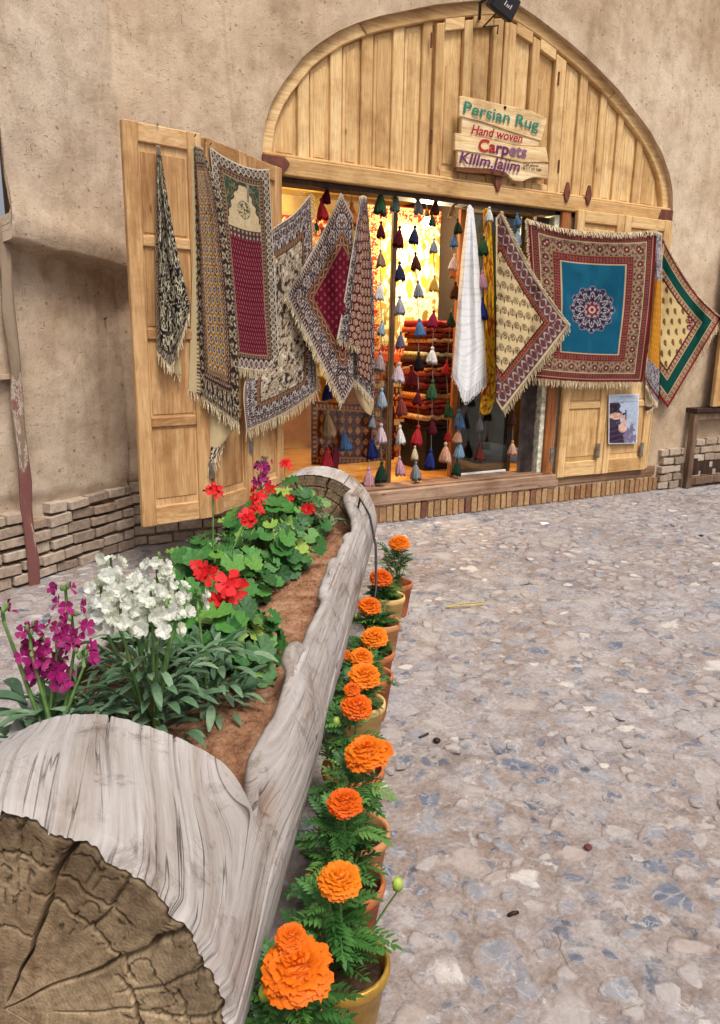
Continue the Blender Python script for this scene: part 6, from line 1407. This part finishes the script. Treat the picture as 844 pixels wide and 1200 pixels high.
for i, (rim, hd, mt, hr, lab) in enumerate(POTS):
    c = onZ(*rim, .19); A = float(c@AX); s = float(c@SD); c = LG(A, s, 0); rad = .098 if i > 5 else .088
    root = empty('marigold_pot', c, lab, 'potted plant', 'row of potted marigolds'); n = 28
    pm = MB().lathe([(0, .004), (rad*.66, .004), (rad*.70, .012), (rad*.93, .160), (rad*.99, .163), (rad*1.02, .176), (rad*1.0, .191), (rad*.93, .194), (rad*.89, .184), (rad*.84, .150), (rad*.80, .12)], c, n); pm.build('pot', mt, root, True)
    sm_ = MB().lathe([(0, .163), (rad*.5, .160), (rad*.87, .156)], c, 20); sm_.build('potting_soil', M_psoil, root, True)
    mb = MB(); top = c+np.array([0, 0, .155]); h = onA(*hd, A-.02)
    h[2] = min(h[2], .46)
    big_ = 1.0 if i != 9 else 1.0
    for k in range(58):
        u_ = rnd.random()*2*math.pi; f = rnd.random(); d = np.array([math.cos(u_), math.sin(u_), 0]); z_ = .01+max(.02, h[2]-.155-.07)*rnd.random()
        p = top+d*rad*.45*f+np.array([0, 0, z_])+(h-top)*np.array([.5, .5, 0])*rnd.random()-SD*.022; out = d+np.array([0, 0, rnd.uniform(.05, .95)]); nrm = np.cross(np.cross(out, [0, 0, 1]), out)+jit(.15)
        share('leaf', ME['mar'][k % 3], root, frame(p, nrm, out, rnd.uniform(.05, .095)))
    stem(mb, top, h-np.array([0, 0, .02]), .004, .05)
    for k in range(5): u_ = rnd.random()*6.28; stem(mb, top, top+np.array([math.cos(u_)*.05, math.sin(u_)*.05, .13]), .003, .02)
    tc = EYE-h; tc /= np.linalg.norm(tc)
    share('flower', ME['head'][i % 3], root, frame(h, np.array([0, 0, 1.0])+tc*.45+jit(.12), (1, 0, 0), hr*.95))
    mb.lathe([(.012, -.02), (.02, -.005), (.03, .012)], h-np.array([0, 0, .02]), 8)
    if i in (4, 6, 7, 10):
        q = h+RT*(.055 if i == 7 else (-.05 if i == 4 else .0))+np.array([0, 0, -.005 if i == 7 else .045 if i != 4 else 0])+np.array([0, .03, 0]); share('flower', ME['head'][(i+1) % 3], root, frame(q, np.array([0, 0, 1.0])+tc*.3, (1, .2, 0), hr*(.5 if i != 10 else .42)))
    if i in (2, 5, 6, 9, 10):
        q = h+RT*(-.06 if i != 9 else .12)+np.array([0, 0, -.05 if i != 9 else -.01]); mb2 = MB(); mb2.lathe([(0, -.014), (.010, -.008), (.012, .004), (.008, .016), (0, .017)], q, 8); mb2.build('bud', M_bud, root, True); stem(mb, top, q-np.array([0, 0, .014]), .003, .05)
    mb.build('stems', M_stem, root, True)

# ================================================================== litter on the lane
def litter(name, label, px, py, fn, mat, cat_):
    p = onZ(px, py, 0); p[2] = float(ground_z(np.array(p[0]), np.array(p[1])))+.006; mb = MB(); fn(mb, p); o = mb.build(name, mat, None, True); tag(o, label, cat_); return o
litter('cable_tie', 'yellow looped cable tie lying on the lane', 545, 713, lambda m, p: m.tube([p+np.array(v) for v in ((-.11, .03, .008), (-.02, .035, .012), (.10, .01, .008), (.135, -.01, .012), (.10, -.02, .008), (-.02, .0, .012), (-.11, .03, .008))], .0035, 5), mat_plain('yellow_plastic', (186, 164, 84), .5, .3, bs=0), 'cable tie')
litter('twig', 'short dark stub of wood on the near lane', 601, 1073, lambda m, p: m.tube([p-np.array([.016, 0, 0]), p, p+np.array([.016, -.004, 0])], [.005, .006, .004], 6), M_darkwood, 'twig')
litter('bottle_cap', 'small crushed dark red cap on the lane', 689, 995, lambda m, p: m.lathe([(.008, 0), (.013, .003), (.011, .007), (.004, .006), (0, .003)], p, 10), mat_plain('red_tin', (96, 40, 46), .5, .4), 'cap')
litter('pebble', 'dark pebble beside the rut in the lane', 512, 869, lambda m, p: m.lathe([(0, -.004), (.014, 0), (.015, .006), (.008, .011), (0, .012)], p, 7), M_darkwood, 'pebble')
litter('twig', 'broken dark twig left of the rut in the lane', 497, 863, lambda m, p: m.tube([p-np.array([.022, 0, 0]), p+np.array([.022, .004, .004])], .005, 5), M_darkwood, 'twig')
litter('paper_scrap', 'white scrap of paper on the lane before the threshold', 638, 614, lambda m, p: m.add([p+np.array(v) for v in ((-.04, -.02, 0), (.03, -.03, .006), (.045, .02, .002), (-.02, .03, .010))], [(0, 1, 2), (0, 2, 3)]), M_white, 'paper')
fo = onZ(396, 810, .0); fm = MB(); rr_ = random.Random(2)
pf = onZ(395, 806, .1); fm.lathe([(.004, 0), (.03, .015), (.045, .05), (.03, .08), (.012, .1), (0, .102)], np.array([pf[0], pf[1], .0]), 9)
fm.V = [tuple(np.array(v)+np.array([rr_.uniform(-.008, .008) for _ in range(3)])) for v in fm.V]
tag(fm.build('foil_ball', mat_plain('crumpled_foil', (206, 206, 210), .3, .5, .8, .1)), 'crumpled silver foil lying between the log and the pots', 'foil')
